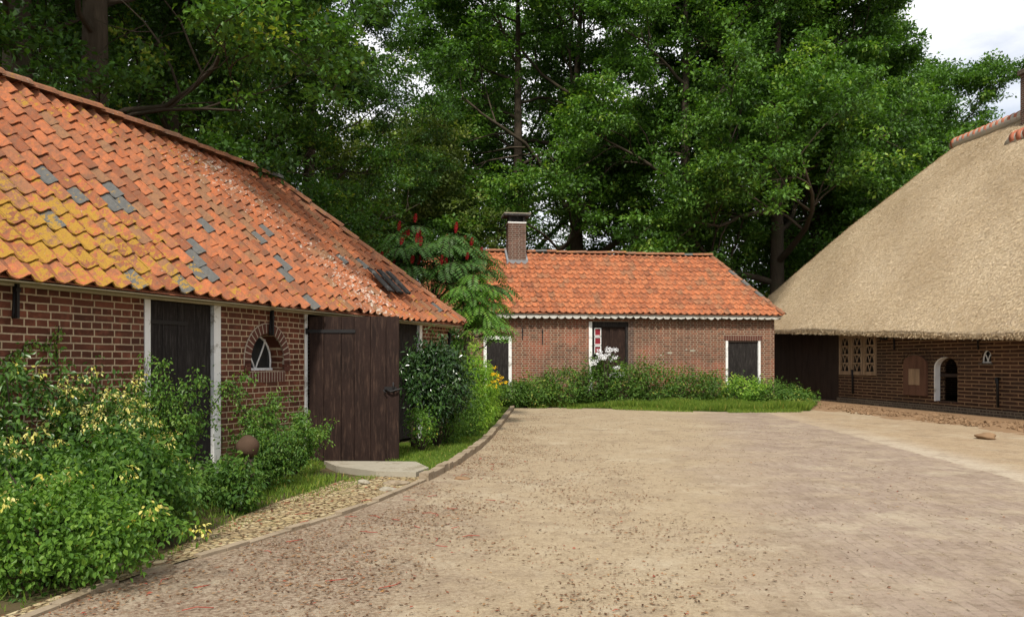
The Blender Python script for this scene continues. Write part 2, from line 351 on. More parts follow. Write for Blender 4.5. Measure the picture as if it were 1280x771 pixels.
G = {}
G['oak'] = mat_leaf('oak_leaves', [(0, (0.032, 0.071, 0.016)), (.45, (0.076, 0.164, 0.027)), (.8, (0.135, 0.257, 0.038)), (1, (0.233, 0.327, 0.053))], .28)
G['oak_dark'] = mat_leaf('shade_oak_leaves', [(0, (0.025, 0.057, 0.015)), (.5, (0.055, 0.127, 0.021)), (.85, (0.115, 0.227, 0.031)), (1, (0.279, 0.323, 0.049))], .28)  # darker oak copy, shade on the crowns is put into the leaf colour
G['oak_bright'] = mat_leaf('bright_oak_leaves', [(0, (0.039, 0.087, 0.017)), (.45, (0.089, 0.191, 0.029)), (.8, (0.161, 0.281, 0.041)), (1, (0.276, 0.352, 0.055))], .28)
G['pale'] = mat_leaf('far_pale_leaves', [(0, (0.075, 0.112, 0.030)), (.5, (0.150, 0.200, 0.050)), (1, (0.285, 0.312, 0.090))], .4)
G['laurel'] = mat_leaf('glossy_laurel_leaves', [(0, (0.013, 0.035, 0.008)), (.5, (0.026, 0.066, 0.014)), (1, (0.058, 0.110, 0.024))], .1, .22, .7)
G['euon'] = mat_leaf('euonymus_leaves', [(0, (0.025, 0.068, 0.011)), (.5, (0.055, 0.124, 0.020)), (1, (0.109, 0.192, 0.031))], .2, .3, .5)
G['varieg'] = mat_leaf('variegated_leaves', [(0, (.04, .11, .02)), (.35, (.10, .20, .03)), (.45, (.50, .46, .07)), (1, (.78, .72, .30))], .25, .35, .4, (1.1, 1.1, .6))
G['bush'] = mat_leaf('bush_leaves', [(0, (0.027, 0.072, 0.013)), (.5, (0.063, 0.138, 0.021)), (1, (0.124, 0.204, 0.030))], .3, .45, .35)
G['bush_lt'] = mat_leaf('light_bush_leaves', [(0, (0.042, 0.105, 0.014)), (.5, (0.099, 0.199, 0.026)), (.93, (0.169, 0.281, 0.038)), (1, (0.632, 0.491, 0.094))], .35, .45)
G['rose'] = mat_leaf('rose_leaves', [(0, (0.045, 0.106, 0.018)), (.5, (0.090, 0.188, 0.030)), (1, (0.195, 0.288, 0.050))], .35, .4)
G['hedge'] = mat_leaf('undergrowth_leaves', [(0, (0.038, 0.088, 0.014)), (.5, (0.083, 0.163, 0.026)), (.9, (0.143, 0.250, 0.040)), (1, (0.330, 0.338, 0.070))], .35, .5)
G['sumac'] = mat_leaf('sumac_leaves', [(0, (0.031, 0.088, 0.016)), (.5, (0.064, 0.146, 0.027)), (1, (0.119, 0.211, 0.043))], .3, .4, .4)
G['sumac_lt'] = mat_leaf('young_sumac_leaves', [(0, (0.059, 0.152, 0.022)), (.5, (0.124, 0.262, 0.039)), (1, (0.249, 0.373, 0.055))], .4, .4, .4)
G['grass'] = mat_leaf('grass_blades', [(0, (0.066, 0.121, 0.016)), (.5, (0.132, 0.209, 0.026)), (.85, (0.224, 0.286, 0.044)), (1, (0.502, 0.363, 0.114))], .35, .5)
G['gold'] = mat_leaf('goldenrod_leaves', [(0, (0.098, 0.212, 0.026)), (.5, (0.215, 0.374, 0.046)), (1, (0.390, 0.520, 0.078))], .4, .5)
G['yellow'] = mat_leaf('yellow_flowers', [(0, (.5, .32, .01)), (1, (.85, .55, .02))], .2, .6, .2, (1, 1, 1))
G['whiteflower'] = mat_leaf('white_petals', [(0, (.65, .66, .68)), (1, (.85, .85, .86))], .2, .6, .2, (1, 1, 1))
G['red'] = mat_leaf('red_fruit', [(0, (0.223, 0.008, 0.012)), (1, (0.425, 0.020, 0.031))], .1, .7, .2, (1, 1, 1))
G['litter'] = mat_leaf('leaf_litter', [(0, (.06, .03, .018)), (.4, (.14, .07, .038)), (.7, (.27, .17, .09)), (.93, (.20, .08, .045)), (.98, (.26, .06, .04)), (1, (.42, .24, .06))], .1, .8, .1)

# ------------------------------------------------------------------ leaf machinery
def unit(a): return a / (np.linalg.norm(a, axis=-1, keepdims=True) + 1e-9)
def leaf_mesh(P, D, N, ln, wd, tint, fine=False):
    """P base points, D leaf axes, N leaf normals -> folded leaves"""
    D = unit(D); S = unit(np.cross(D, N)); U = unit(np.cross(S, D)); n = len(P)
    ln = np.broadcast_to(ln, (n,))[:, None]; wd = np.broadcast_to(wd, (n,))[:, None]
    if fine:
        pts = [P, P + D * ln * .32 - S * wd * .46 + U * wd * .16, P + D * ln * .68 - S * wd * .38 + U * wd * .10, P + D * ln - U * ln * .12,
               P + D * ln * .68 + S * wd * .38 + U * wd * .10, P + D * ln * .32 + S * wd * .46 + U * wd * .16]
        V = np.stack(pts, 1).reshape(-1, 3); b = np.arange(n)[:, None] * 6
        F = np.concatenate([b + np.array([[0, 3, 2, 1]]), b + np.array([[0, 5, 4, 3]])], 0); k = 6
    else:
        pts = [P, P + D * ln * .5 - S * wd * .5 + U * wd * .15, P + D * ln, P + D * ln * .5 + S * wd * .5 + U * wd * .15]
        V = np.stack(pts, 1).reshape(-1, 3); b = np.arange(n)[:, None] * 4
        F = np.concatenate([b + np.array([[0, 2, 1]]), b + np.array([[0, 3, 2]])], 0); k = 4
    return V, F, np.repeat(tint, k)

def clump_leaves(C, per, rad, flat, size, tintc, up=.8, rng=RNG, outward=None):
    """leaf sprays round the clump centres C"""
    n = len(C) * per; base = np.repeat(C, per, 0)
    off = rng.normal(size=(n, 3)); off /= np.maximum(np.linalg.norm(off, axis=1, keepdims=True), 1e-6); off *= (rng.random((n, 1)) ** .5)
    off *= np.array([1, 1, flat]) * (rad if np.isscalar(rad) else np.repeat(rad, per)[:, None])
    P = base + off; D = off * .9 + rng.normal(size=(n, 3)) * .35 * (rad if np.isscalar(rad) else 1) ; D[:, 2] -= .05
    N = rng.normal(size=(n, 3)) * .55; N[:, 2] += up
    if outward is not None: N += np.repeat(outward, per, 0) * .8
    s = size * rng.uniform(.65, 1.25, n)
    t = np.clip(np.repeat(tintc, per) + rng.normal(size=n) * .16, 0, 1)
    return P, D, N, s, t

# ------------------------------------------------------------------ trees
def grow_tree(rng, h, spread, trunk_r, lean=(0, 0), first=.25, nlimb=9, up=.55, levels=3, straight=False, limb=.5):
    """limbs branch over and over; returns tubes and the places that carry leaves"""
    tubes = []; tips = []
    def branch(p, d, r, ln, lev):
        seg = 5 if lev > 1 else 7; pts = [p.copy()]; rr = [r]; d = d.normalized()
        for i in range(seg):
            d = (d + Vector(rng.normal(size=3)) * (.16 if lev else .05) + Vector((0, 0, .05 if lev == 1 else .0))).normalized()
            p = p + d * ln / seg; pts.append(p.copy()); rr.append(r * (1 - .78 * (i + 1) / seg))
        tubes.append((pts, rr, 7 if lev <= 1 else (5 if lev == 2 else 3)))
        if lev >= levels:
            for i in (2, 3, 4, 5): tips.append(pts[i])
            return
        nb = {1: 7, 2: 5}.get(lev, 4)
        for k in range(nb):
            t = .28 + .72 * (k + rng.random()) / nb; i = min(seg - 1, int(t * seg)); q = pts[i].lerp(pts[i + 1], t * seg - i)
            a = Vector(rng.normal(size=3)); side = (a - d * a.dot(d)).normalized()
            nd = (d * .65 + side * .8 + Vector((0, 0, .12))).normalized()
            branch(q, nd, max(.012, rr[i] * .55), ln * (.62 - .22 * t) * rng.uniform(.8, 1.2), lev + 1)
        tips.append(pts[-1])
    pts = []; rr = []
    n = 14
    for i in range(n + 1):
        t = i / n; w = 0 if straight else .25
        pts.append(Vector((lean[0] * t * t + math.sin(t * 5 + h) * w * t, lean[1] * t * t + math.cos(t * 4 + h) * w * t, h * .86 * t)))
        rr.append(trunk_r * (1.35 if i == 0 else 1) * (1 - .82 * t))
    tubes.append((pts, rr, 12))
    for k in range(nlimb):
        t = first + (.98 - first) * (k + .5 * rng.random()) / nlimb; i = min(n - 1, int(t * n)); q = pts[i].lerp(pts[i + 1], t * n - i)
        a = k * 2.4 + rng.random(); el = up * (.35 + .9 * t) + rng.normal() * .08
        d = Vector((math.cos(a), math.sin(a), math.tan(min(1.2, el)))).normalized()
        ln = spread * (1.05 - .55 * max(0, t - .3)) * rng.uniform(.8, 1.15)
        branch(q, d, max(.03, rr[i] * limb), ln, 1)
    return tubes, np.array([tuple(t) for t in tips])

def make_tree(name, seed, h, spread, trunk_r, leafmat, leaf=.13, per=34, rad=.55, label='', group=None, cat='tree', keep=1.0, clear=0, **kw):
    rng = np.random.default_rng(seed); tubes, tips = grow_tree(rng, h, spread, trunk_r, **kw)
    root = empty(name); tag(root, label, cat, group)
    mb = MB()
    for p, r, n in tubes: mb.tube(p, r, n, cap=False)
    mb.build('trunk', M['bark'], root)
    if clear: tips = tips[(np.hypot(tips[:, 0], tips[:, 1]) > clear) | (tips[:, 2] > 9.5)]
    if keep < 1: tips = tips[rng.random(len(tips)) < keep]
    tips = tips + rng.normal(size=tips.shape) * .12
    ct = rng.normal(size=len(tips)) * .20 + .40 + .12 * np.sin(tips[:, 0] * 1.1 + tips[:, 2] * .9)
    P, D, N, s, t = clump_leaves(tips, per, rad * rng.uniform(.6, 1.3, len(tips)), .36, leaf, ct, 1.3, rng)
    V, F, T = leaf_mesh(P, D, N, s, s * .62, t)
    npmesh('crown', V, F, leafmat, root, {'tint': T})
    print('tree', name, len(tips), len(P)); return root
def dup(root, loc, rz, scale=None, label=None, mats=None):
    r = root.copy(); scene.collection.objects.link(r); r.location = loc; r.rotation_euler = (0, 0, rz)
    if scale: r.scale = scale if hasattr(scale, '__len__') else (scale,) * 3
    if label: r['label'] = label
    for ch in list(root.children):
        c = ch.copy(); c.parent = r; scene.collection.objects.link(c)
        for g in list(ch.children):
            d = g.copy(); d.parent = c; scene.collection.objects.link(d)
    return r

# ------------------------------------------------------------------ walls and roofs
def wall(mb, x0, x1, z0, z1, y, th, openings):
    """front face, back face and reveals; opening = (x0,x1,z0,z1,arch) where arch is the rise of a round head"""
    xs = sorted({x0, x1, *[v for o in openings for v in o[:2]]}); zs = sorted({z0, z1, *[v for o in openings for v in o[2:4]]})
    for i in range(len(xs) - 1):
        for j in range(len(zs) - 1):
            cx, cz = (xs[i] + xs[i + 1]) / 2, (zs[j] + zs[j + 1]) / 2
            if any(o[0] < cx < o[1] and o[2] < cz < o[3] for o in openings): continue
            q = [(xs[i], zs[j]), (xs[i + 1], zs[j]), (xs[i + 1], zs[j + 1]), (xs[i], zs[j + 1])]
            mb.face([(a, y, b) for a, b in q], uv=q); mb.face([(a, y + th, b) for a, b in reversed(q)], uv=q[::-1])
    for o in openings:
        a, b, c, d = o[:4]; arch = o[4] if len(o) > 4 else 0
        pts = [(a, c), (a, d - arch)]
        if arch:
            K = 14
            arc = [((a + b) / 2 - (b - a) / 2 * math.cos(math.pi * k / K), d - arch + arch * math.sin(math.pi * k / K)) for k in range(K + 1)]
            pts += arc[1:]; pts.append((b, c))
            for k in range(K):
                p, q = arc[k], arc[k + 1]; f = [p, q, (q[0], d), (p[0], d)]
                mb.face([(u, y, w) for u, w in f], uv=f)
                mb.face([(u, y + th, w) for u, w in reversed(f)], uv=f[::-1])
        else: pts += [(b, d), (b, c)]
        pts.append((a, c)) if c > z0 + .01 else None
        for k in range(len(pts) - 1):
            p, q = pts[k], pts[k + 1]
            mb.face([(p[0], y, p[1]), (p[0], y + th, p[1]), (q[0], y + th, q[1]), (q[0], y, q[1])],
                    uv=[(0, p[1] + p[0]), (th, p[1] + p[0]), (th, q[1] + q[0]), (0, q[1] + q[0])])
    mb.face([(x0, y, z1), (x1, y, z1), (x1, y + th, z1), (x0, y + th, z1)])

def box_walls(fr, parent, mat, L_, W_, H, th, openings, gable=None):
    mb = MB(); wall(mb, 0, L_, 0, H, 0, th, openings)
    mb.box(0, th, th + .002, W_ - th, 0, H); mb.box(L_ - th, L_, th + .002, W_ - th, 0, H); mb.box(0, L_, W_ - th + .002, W_, 0, H)
    return mb.build('wall', mat, parent)

def pantiles(name, mat, parent, e0, e1, zf, depth, rise, tw, tl, cols_range, inside, seed=1, grey=None, lich=None, white=None, amp=.030, jit=1.0, y0=0):
    """S-shaped clay tiles laid course by course on a slope; zf(x,t) gives the height of the slope at fraction t"""
    rng = np.random.default_rng(seed); sl = math.hypot(depth, rise); rows = int(math.ceil(sl / tl)); K = 9
    Vs = []; Fs = []; A = {'tint': [], 'grey': [], 'lichen': [], 'white': []}; nb = 0
    nrm = np.array([0, -rise / sl, depth / sl]); upv = np.array([0, depth / sl, rise / sl])
    ncol = int(round((e1 - e0) / tw)); tw = (e1 - e0) / ncol
    prof = np.array([(k / (K - 1), (math.cos(2 * math.pi * k / (K - 1)) + .3 * math.cos(4 * math.pi * k / (K - 1) + .6))) for k in range(K)])
    colj = rng.normal(size=ncol + 1) * .008 * jit
    for j in range(rows):
        rowj = rng.normal() * .004
        for i in range(ncol):
            xc = e0 + (i + .5) * tw; t = (j + .5) * tl / sl
            if not inside(xc, t): continue
            a = j * tl + (rng.normal() * .010 + colj[i]) * jit + rowj; b = min((j + 1) * tl + .05, sl + .02)
            lift = .030 + abs(rng.normal()) * .005 * jit; skew = rng.normal() * .006 * jit; rot = rng.normal() * .006 * jit
            pts = []
            for (s_, hgt) in ((a, lift), (b, .004)):
                for k in range(K):
                    u, w = prof[k]; x = e0 + (i + u * 1.04) * tw + skew
                    base = np.array([x, y0, 0]) + upv * (s_ + (rot if s_ == a else 0) * (u - .5) * 4)
                    base = base + nrm * (w * amp + hgt + .004 * u); base[2] += zf(x, min(1, s_ / sl)); pts.append(base)
            for k in range(K):
                pts.append(pts[k] - nrm * .016 - upv * 0)
            Vs += pts
            for k in range(K - 1):
                Fs.append((nb + k, nb + k + 1, nb + K + k + 1, nb + K + k)); Fs.append((nb + 2 * K + k, nb + 2 * K + k + 1, nb + k + 1, nb + k))
            nb += 3 * K
            c = np.mean(pts[:2 * K], axis=0)
            tint = min(1, max(0, rng.normal() * .36 + .5))
            gr = 1.0 if (grey and grey(c, rng)) else 0.0
            li = lich(c, rng) if lich else 0; wh = white(c, rng) if white else 0
            for kk, vv in (('tint', tint), ('grey', gr), ('lichen', li), ('white', wh)): A[kk] += [vv] * (3 * K)
    return npmesh(name, np.array(Vs), np.array(Fs), mat, parent, A, smooth=False)

def ridge_row(name, mat, parent, p0, p1, length=.36, r=.11, seed=3, droop=None):
    """half-round capping tiles along an edge"""
    rng = np.random.default_rng(seed); p0 = np.array(p0, float); p1 = np.array(p1, float); d = p1 - p0; Ls = np.linalg.norm(d); d /= Ls
    n = max(1, int(Ls / length)); side = unit(np.cross(d, [0, 0, 1])); upn = np.cross(side, d); Vs = []; Fs = []; T = []; nb = 0; K = 7
    for i in range(n):
        a = p0 + d * (i * Ls / n - .02); b = p0 + d * ((i + 1) * Ls / n + .02); dz = rng.normal() * .008; sh = rng.normal() * .008
        if droop: a = a + [0, 0, droop(i / n)]; b = b + [0, 0, droop((i + 1) / n)]
        for (q, rad, o) in ((a, r * .96, 0), (b, r * 1.06, .012), (b, r * .9, .0)):
            for k in range(K):
                an = math.pi * (k / (K - 1)); Vs.append(q + side * (math.cos(an) * rad * 1.15 + sh) + upn * (math.sin(an) * rad * .8 + o + dz - .03))
        for k in range(K - 1):
            Fs.append((nb + k, nb + K + k, nb + K + k + 1, nb + k + 1)); Fs.append((nb + K + k, nb + 2 * K + k, nb + 2 * K + k + 1, nb + K + k + 1))
        nb += 3 * K; T += [min(1, max(0, rng.normal() * .3 + .5))] * (3 * K)
    z = np.zeros(len(T))
    return npmesh(name, np.array(Vs), np.array(Fs), mat, parent, {'tint': T, 'grey': (np.array(T) > .9) * 1.0, 'lichen': np.full(len(T), .35), 'white': z + .3})

def planks(mb, x0, x1, z0, z1, y0, y1, n, gap=.006, rng=random, M=None):
    ws = [1 + rng.uniform(-.2, .2) for _ in range(n)]; tot = sum(ws); x = x0
    for w in ws:
        w = (x1 - x0) * w / tot; mb.box(x + gap / 2, x + w - gap / 2, y0 + rng.uniform(0, .004), y1, z0 + rng.uniform(0, .006), z1, M); x += w
    mb.box(x0 + .01, x1 - .01, (y0 + y1) / 2, y1 - .002, z0 + .01, z1 - .01, M)

def wall_tie(mb, x, z0, z1, y):
    mb.box(x - .012, x + .012, y - .03, y - .004, z0, z1); mb.box(x - .022, x + .022, y - .034, y - .002, z1 - .10, z1 - .07)

# ================================================================== SETTING
LF = Frame(-6.74 + .375 * 4.5, 4.5, .375, 1)      # left barn
CF = Frame(-2.3, 23.58, 1, .15)                    # cottage
RF = Frame(9.48, 32.4, .12, -1)                    # thatched barn

def sheet(name, poly, z, mat, kind='structure'):
    mb = MB(); mb.face([(p[0], p[1], z) for p in poly]); return tag(mb.build(name, mat), kind=kind)
tag(MB().build('ground', M['earth']), kind='structure') if False else None
g = MB(); g.face([(-300, -100, 0), (300, -100, 0), (300, 500, 0), (-300, 500, 0)]); tag(g.build('ground', M['earth']), kind='structure')

kerb_px = [(641, 508), (640, 512), (634, 520), (626, 531), (612, 547), (595, 563), (572, 579), (540, 597), (505, 613), (470, 628), (430, 643), (380, 659), (330, 674), (280, 689), (230, 703), (180, 718), (120, 740), (60, 764)]
kerb = [ground(x, y) for x, y in kerb_px]
kerb.append(kerb[-1] + (kerb[-1] - kerb[-2]) * 3.5)
def resample(pts, step):
    outp = [pts[0].copy()]; acc = 0
    for a, b in zip(pts, pts[1:]):
        l = (b - a).length; d = (b - a) / l; t = step - acc
        while t < l: outp.append(a + d * t); t += step
        acc = (acc + l) % step
    return outp
far_edge = [ground(1012, 514), ground(900, 515), ground(760, 511), ground(660, 509)]
yard_poly = [(p.x, p.y) for p in kerb] + [(-2.5, -3), (RF.w(34, -.6, 0).x, -3)] + [(RF.w(q, -1.0, 0).x, RF.w(q, -1.0, 0).y) for q in (29, 20)] + [(p.x, p.y) for p in far_edge]
yard_poly = yard_poly[:-6] ; yard_poly += [tuple(RF.w(q, .25, 0).xy) for q in (29, 20, 10, 0, -2)] + [(8.3, 30), (8.5, 26), (8.6, 24.0)] + [(p.x, p.y) for p in far_edge]
sheet('courtyard', yard_poly, .008, M['yard'])
# cobbled path between the bed and the kerb
bed_px = [(585, 575), (530, 590), (440, 598), (400, 611), (345, 630), (300, 648), (250, 672), (205, 694), (140, 722), (60, 752)]
bed = [ground(x, y) for x, y in bed_px]; bed.append(bed[-1] + (bed[-1] - bed[-2]) * 3)
kk = [ground(x, y) for x, y in kerb_px[6:]]; kk.append(kerb[-1])
sheet('path', [tuple(p.xy) for p in kk] + [tuple(p.xy) for p in reversed(bed)], .016, M['path'])

mb = MB(); rs = resample(kerb, .23); 
for a, b in zip(rs, rs[1:]):
    d = (b - a).normalized(); n = Vector((-d.y, d.x, 0)); c = (a + b) / 2; far = a.y > 9.0
    if a.y < 3 or (a.y < 7 and random.random() < .22): continue
    h = (.085 if far else .030) + random.uniform(-.012, .012); w = .055 if far else .035
    Mx = Matrix.Translation(c) @ Matrix.Rotation(math.atan2(d.y, d.x) + random.uniform(-.03, .03), 4, 'Z') @ Matrix.Rotation(random.uniform(-.05, .05), 4, 'X')
    mb.box(-.112, .112, -w, w, -.05, h, Mx)
tag(mb.build('kerb', M['sandstone'], bevel=.012), kind='structure')

# soil bank along the thatched barn
rng = np.random.default_rng(5)
nx, ny = 170, 16; V = []; 
for i in range(nx):
    q = 2 + 22.0 * i / (nx - 1)
    for j in range(ny):
        t = j / (ny - 1); y = -2.3 + 2.32 * t + .16 * math.sin(q * 1.7) * (1 - t)
        lump = .035 * (math.sin(q * 3.1 + 5 * t) * math.sin(q * 1.3 - 4 * t) + .6 * math.sin(q * 7.7 + 9 * t) * math.cos(q * 5.1)) + rng.normal() * .022
        z = .07 * t ** 1.2 * min(1, (q - 1) / 4) + max(-.02, lump) * math.sin(math.pi * min(1, t * 1.3)) ; z = z if 0 < j else -.02
        V.append(RF.w(q, y, max(z, -.01) + .005))
F = [(i * ny + j, (i + 1) * ny + j, (i + 1) * ny + j + 1, i * ny + j + 1) for i in range(nx - 1) for j in range(ny - 1)]
tag(npmesh('soil_bank', np.array([tuple(v) for v in V]), F, M['soil'], smooth=True), kind='structure')
# crumbs of soil
n = 2600; q = rng.uniform(3, 22, n); yy = -2.0 + rng.random(n) * 1.2 + .2 * np.sin(q * 2); Vc = []; Fc = []
cube = np.array([(x, y, z) for z in (-1, 1) for y in (-1, 1) for x in (-1, 1)], float); cf = np.array([(0, 2, 3, 1), (4, 5, 7, 6), (0, 1, 5, 4), (2, 6, 7, 3), (0, 4, 6, 2), (1, 3, 7, 5)])
for i in range(n):
    p = RF.w(q[i], yy[i], .035 + .03 * (yy[i] + 2)); s = .012 + .032 * rng.random() ** 3
    A_ = np.array(Matrix.Rotation(rng.random() * 6, 3, (rng.random(), rng.random(), rng.random() + .1)))
    Vc.append((cube * rng.uniform(.5, 1, (8, 3)) * s) @ A_.T + np.array(p)); Fc.append(cf + i * 8)
tag(npmesh('soil_clods', np.concatenate(Vc), np.concatenate(Fc), M['soil']), 'loose brown soil clods scattered along the foot of the thatched barn', 'soil', kind='stuff')

# ================================================================== LEFT BARN
lb = empty('brick_barn', LF.o, LF.ang); tag(lb, 'long low brick barn with a lichen-covered orange pantile roof on the left', 'barn')
hit = LF.hit
d1a, d1b = LF.s(180), LF.s(275); d2a, d2b = LF.s(380.5), LF.s(527); LW = 11.05; TOP = 2.03
zt = 2.05
wa, wb = LF.s(313), LF.s(354.5); wz0 = hit(333, 463)[1]; wz1 = wz0 + .46
opens = [(d1a, d1b, 0, zt), (d2a, d2b, 0, zt), (wa, wb, wz0, wz1, .34)]
box_walls(LF, lb, M['brick_red'], LW, 5.06, TOP, .24, opens)
# cream board under the eave
mb = MB(); mb.box(-.1, LW + .06, -.055, -.003, 1.96, 2.065); mb.build('eave_board', M['cream'], lb, .004)
# posts
for x0, x1 in ((d1a, d1a + .075), (d1b - .11, d1b), (d2a, d2a + .06), (d2b - .09, d2b)):
    mb = MB(); mb.box(x0, x1, -.012, .12, .02, 1.959); mb.build('door_post', M['white'], lb, .004)
mb = MB(); mb.box(d1a + .075, d1b - .11, .0, .2, 0, .17); mb.build('threshold', M['brick_plinth'], lb)
# first door, closed
mb = MB(); planks(mb, d1a + .078, d1b - .113, .17, 1.955, .03, .075, 4); dr = mb.build('door', M['wood_dark'], lb, .003)
mb = MB(); za = hit(210, 402)[1]; mb.box(d1a + .02, d1a + .62, .018, .03, za - .028, za + .012); mb.box(d1a + .0, d1a + .05, .0, .03, za - .04, za + .03); mb.build('strap_hinge', M['iron'], dr, .002)
# doorway: closed far leaf, dark room
mb = MB(); planks(mb, d2a + 1.7, d2b - .09, .05, 1.955, .04, .085, 6); mb.build('door', M['wood_dark'], lb, .003)
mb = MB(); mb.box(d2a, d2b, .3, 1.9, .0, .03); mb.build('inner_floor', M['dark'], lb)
# the open leaf
hx, hz = d2a + .075, 0
pv = LF.w(hx, -.03, 0); leafr = MB()
wleaf = 1.20
MA = Matrix.Translation((hx, -.035, 0)) @ Matrix.Rotation(-LF.ang - R(1.5), 4, 'Z')
planks(leafr, .0, wleaf, .018, 1.93, -.045, 0, 6, .007, M=MA)
leafr.box(.0, wleaf, .0, .03, .25, .38, MA); leafr.box(.0, wleaf, .0, .03, 1.5, 1.63, MA)
dl = leafr.build('door', M['wood_brown'], lb, .003)
dl['label'] = 'tall dark brown plank door leaf standing open'
mb = MB(); z_ = 1.735; mb.box(-.05, .62, -.056, -.046, z_ - .022, z_ + .022, MA); mb.box(-.075, -.02, -.06, -.02, z_ - .04, z_ + .04, MA)
mb.build('strap_hinge', M['iron'], dl, .002)
mb = MB(); z_ = .97
lp = [(wleaf - .16, -.075, z_ - .01), (wleaf - .10, -.09, z_ - .035), (wleaf - .02, -.09, z_ - .01), (wleaf + .05, -.08, z_ + .005)]
mb.tube([MA @ Vector(p) for p in lp], .013, 8); mb.tube([MA @ Vector(p) for p in [(wleaf - .07, -.06, z_ - .05), (wleaf - .07, -.08, z_ + .09)]], .011, 8)
mb.box(wleaf - .19, wleaf - .03, -.056, -.046, z_ - .025, z_ + .03, MA); mb.tube([MA @ Vector(p) for p in [(wleaf - .17, -.055, z_ - .01), (wleaf - .2, -.09, z_ - .02), (wleaf - .16, -.1, z_ - .05)]], .009, 6)
mb.build('latch', M['iron'], dl)
# arched window
mb = MB(); mo = MB(); cx = (wa + wb) / 2; rx = (wb - wa) / 2; sp = wz1 - .34; K = 19
ring = []
def arcp(t, e):
    a = math.pi * (1.08 * t - .04)
    if t < 0: pass
    return cx - (rx + e) * math.cos(a), sp + (.34 + e) * math.sin(a)
pth = [(cx - rx, wz0), (cx - rx, wz0 + .06)]
for k in range(K):
    t0, t1 = k / K, (k + 1) / K; g_ = .006
    a0, a1 = arcp(t0, 0.0), arcp(t1, 0.0); o0, o1 = arcp(t0, .115), arcp(t1, .115)
    def lerp(p, q, t): return (p[0] + (q[0] - p[0]) * t, p[1] + (q[1] - p[1]) * t)
    mb.prism([lerp(a0, a1, .13), lerp(a0, a1, .87), lerp(o0, o1, .89), lerp(o0, o1, .11)], -.012, .02)
    mo.prism([a0, a1, arcp(t1, .125), arcp(t0, .125)], -.0095, .02)
for sgn in (-1, 1):
    for k in range(2):
        z0_ = wz0 - .01 + k * .065; xa, xb = sorted((cx + sgn * rx, cx + sgn * (rx + .115)))
        if z0_ + .06 < sp: mb.box(xa, xb, -.012, .02, z0_ + .004, z0_ + .06)
ar = mb.build('arch', M['brick_arch'], lb, .003); mo.build('mortar_bed', M['mortar'], ar)
mb = MB(); ns = 13
for k in range(ns):
    x0 = cx - rx - .02 + (2 * rx + .04) * k / ns; mb.box(x0 + .005, x0 + (2 * rx + .04) / ns - .009, -.012, .0, wz0 - .14, wz0 - .018)
sl_ = mb.build('brick_sill', M['brick_arch'], lb, .003)
mb = MB(); mb.box(cx - rx - .02, cx + rx + .02, -.0095, -.002, wz0 - .142, wz0 - .012); mb.build('mortar_bed', M['mortar'], sl_)
wy = .19
mb = MB()
gx = [(cx - rx * .93 * math.cos(math.pi * k / 16), sp + .335 * .95 * math.sin(math.pi * k / 16)) for k in range(17)]
mb.tube([(gx[0][0], wy, wz0 + .015)] + [(x, wy, z) for x, z in gx] + [(gx[-1][0], wy, wz0 + .015)], .013, 6)
mb.box(cx - rx, cx + rx, wy - .02, wy + .02, wz0 + .001, wz0 + .03)
for sg in (-1, 1):
    mb.tube([(cx + .008 * sg + sg * rx * .62 * math.sin(k / 8 * 1.35), wy, wz0 + .02 + .40 * (k / 8) ** .85) for k in range(9)], .011, 6)
wf = mb.build('window', M['white'], lb)
mb = MB(); mb.box(cx - rx - .01, cx + rx + .01, wy + .012, wy + .02, wz0, wz1 + .01); mb.build('pane', M['glass'], wf)
# wall anchors
for px, y0_, y1_ in ((14, 350, 398), (335, 388, 419), (560, 414, 436)):
    x, za = hit(px, y1_); zb = hit(px, y0_)[1]; mb = MB(); wall_tie(mb, x, za, min(zb, 2.03), -.055 if zb > 1.9 else 0)
    mb.tube([(x, -.05, min(zb, 2.03) - .005), (x, -.03, za + .05), (x, -.03, za)], [.018, .014, .017], 8)
    mb.build('wall_anchor', M['iron'], lb)
# roof
EY, RISE, DEP = -.25, 2.66, 2.78
def sag(x): return -.16 * max(0, min(1.2, (x - .5) / 9)) ** 1.2
def zfL(x, t): return 2.012 + sag(x) * t + .02 * math.sin(x * 1.9) * (1 - t) + .018 * math.sin(x * 1.1 + 2) * math.sin(math.pi * t)
EC, RC = 11.2, 9.3
gpts = [(90, 243), (130, 240), (138, 252), (50, 213), (62, 268), (240, 305), (222, 330), (250, 338), (236, 318), (320, 280), (310, 290), (160, 357), (175, 362), (205, 385), (415, 312), (310, 290), (390, 385)]
def roof_hit(px, py):     # on the tiled slope
    d = Vector(((px - 640) / 1000, 1, (453 - py) / 1000)); c = Vector((0, 0, EYE)); n = (LF.y * -RISE + Vector((0, 0, DEP))).normalized()
    p0 = LF.w(0, EY, 2.02); t = (p0 - c).dot(n) / d.dot(n); p = c + d * t; return (p - LF.o).dot(LF.x), (p - LF.o).dot(LF.y)
GH = [roof_hit(*p) for p in gpts]
def greyf(c, rng): return any(abs(c[0] - a) < .10 and abs(c[1] - b) < .10 for a, b in GH) or rng.random() < .012
l0 = roof_hit(60, 290)
def lichf(c, rng):
    d_ = (c[0] - l0[0]) / 1.9; e_ = (c[1] - .25) / .95; v = math.exp(-(d_ * d_ + e_ * e_)) * 1.25
    v = max(v, .55 * math.exp(-((c[1] - 2.3) / .35) ** 2) * (1 if c[0] < 7 else .3), .5 * math.exp(-((c[1] + .1) / .35) ** 2)); return v + rng.normal() * .06
w0 = roof_hit(450, 365); w1 = roof_hit(240, 180)
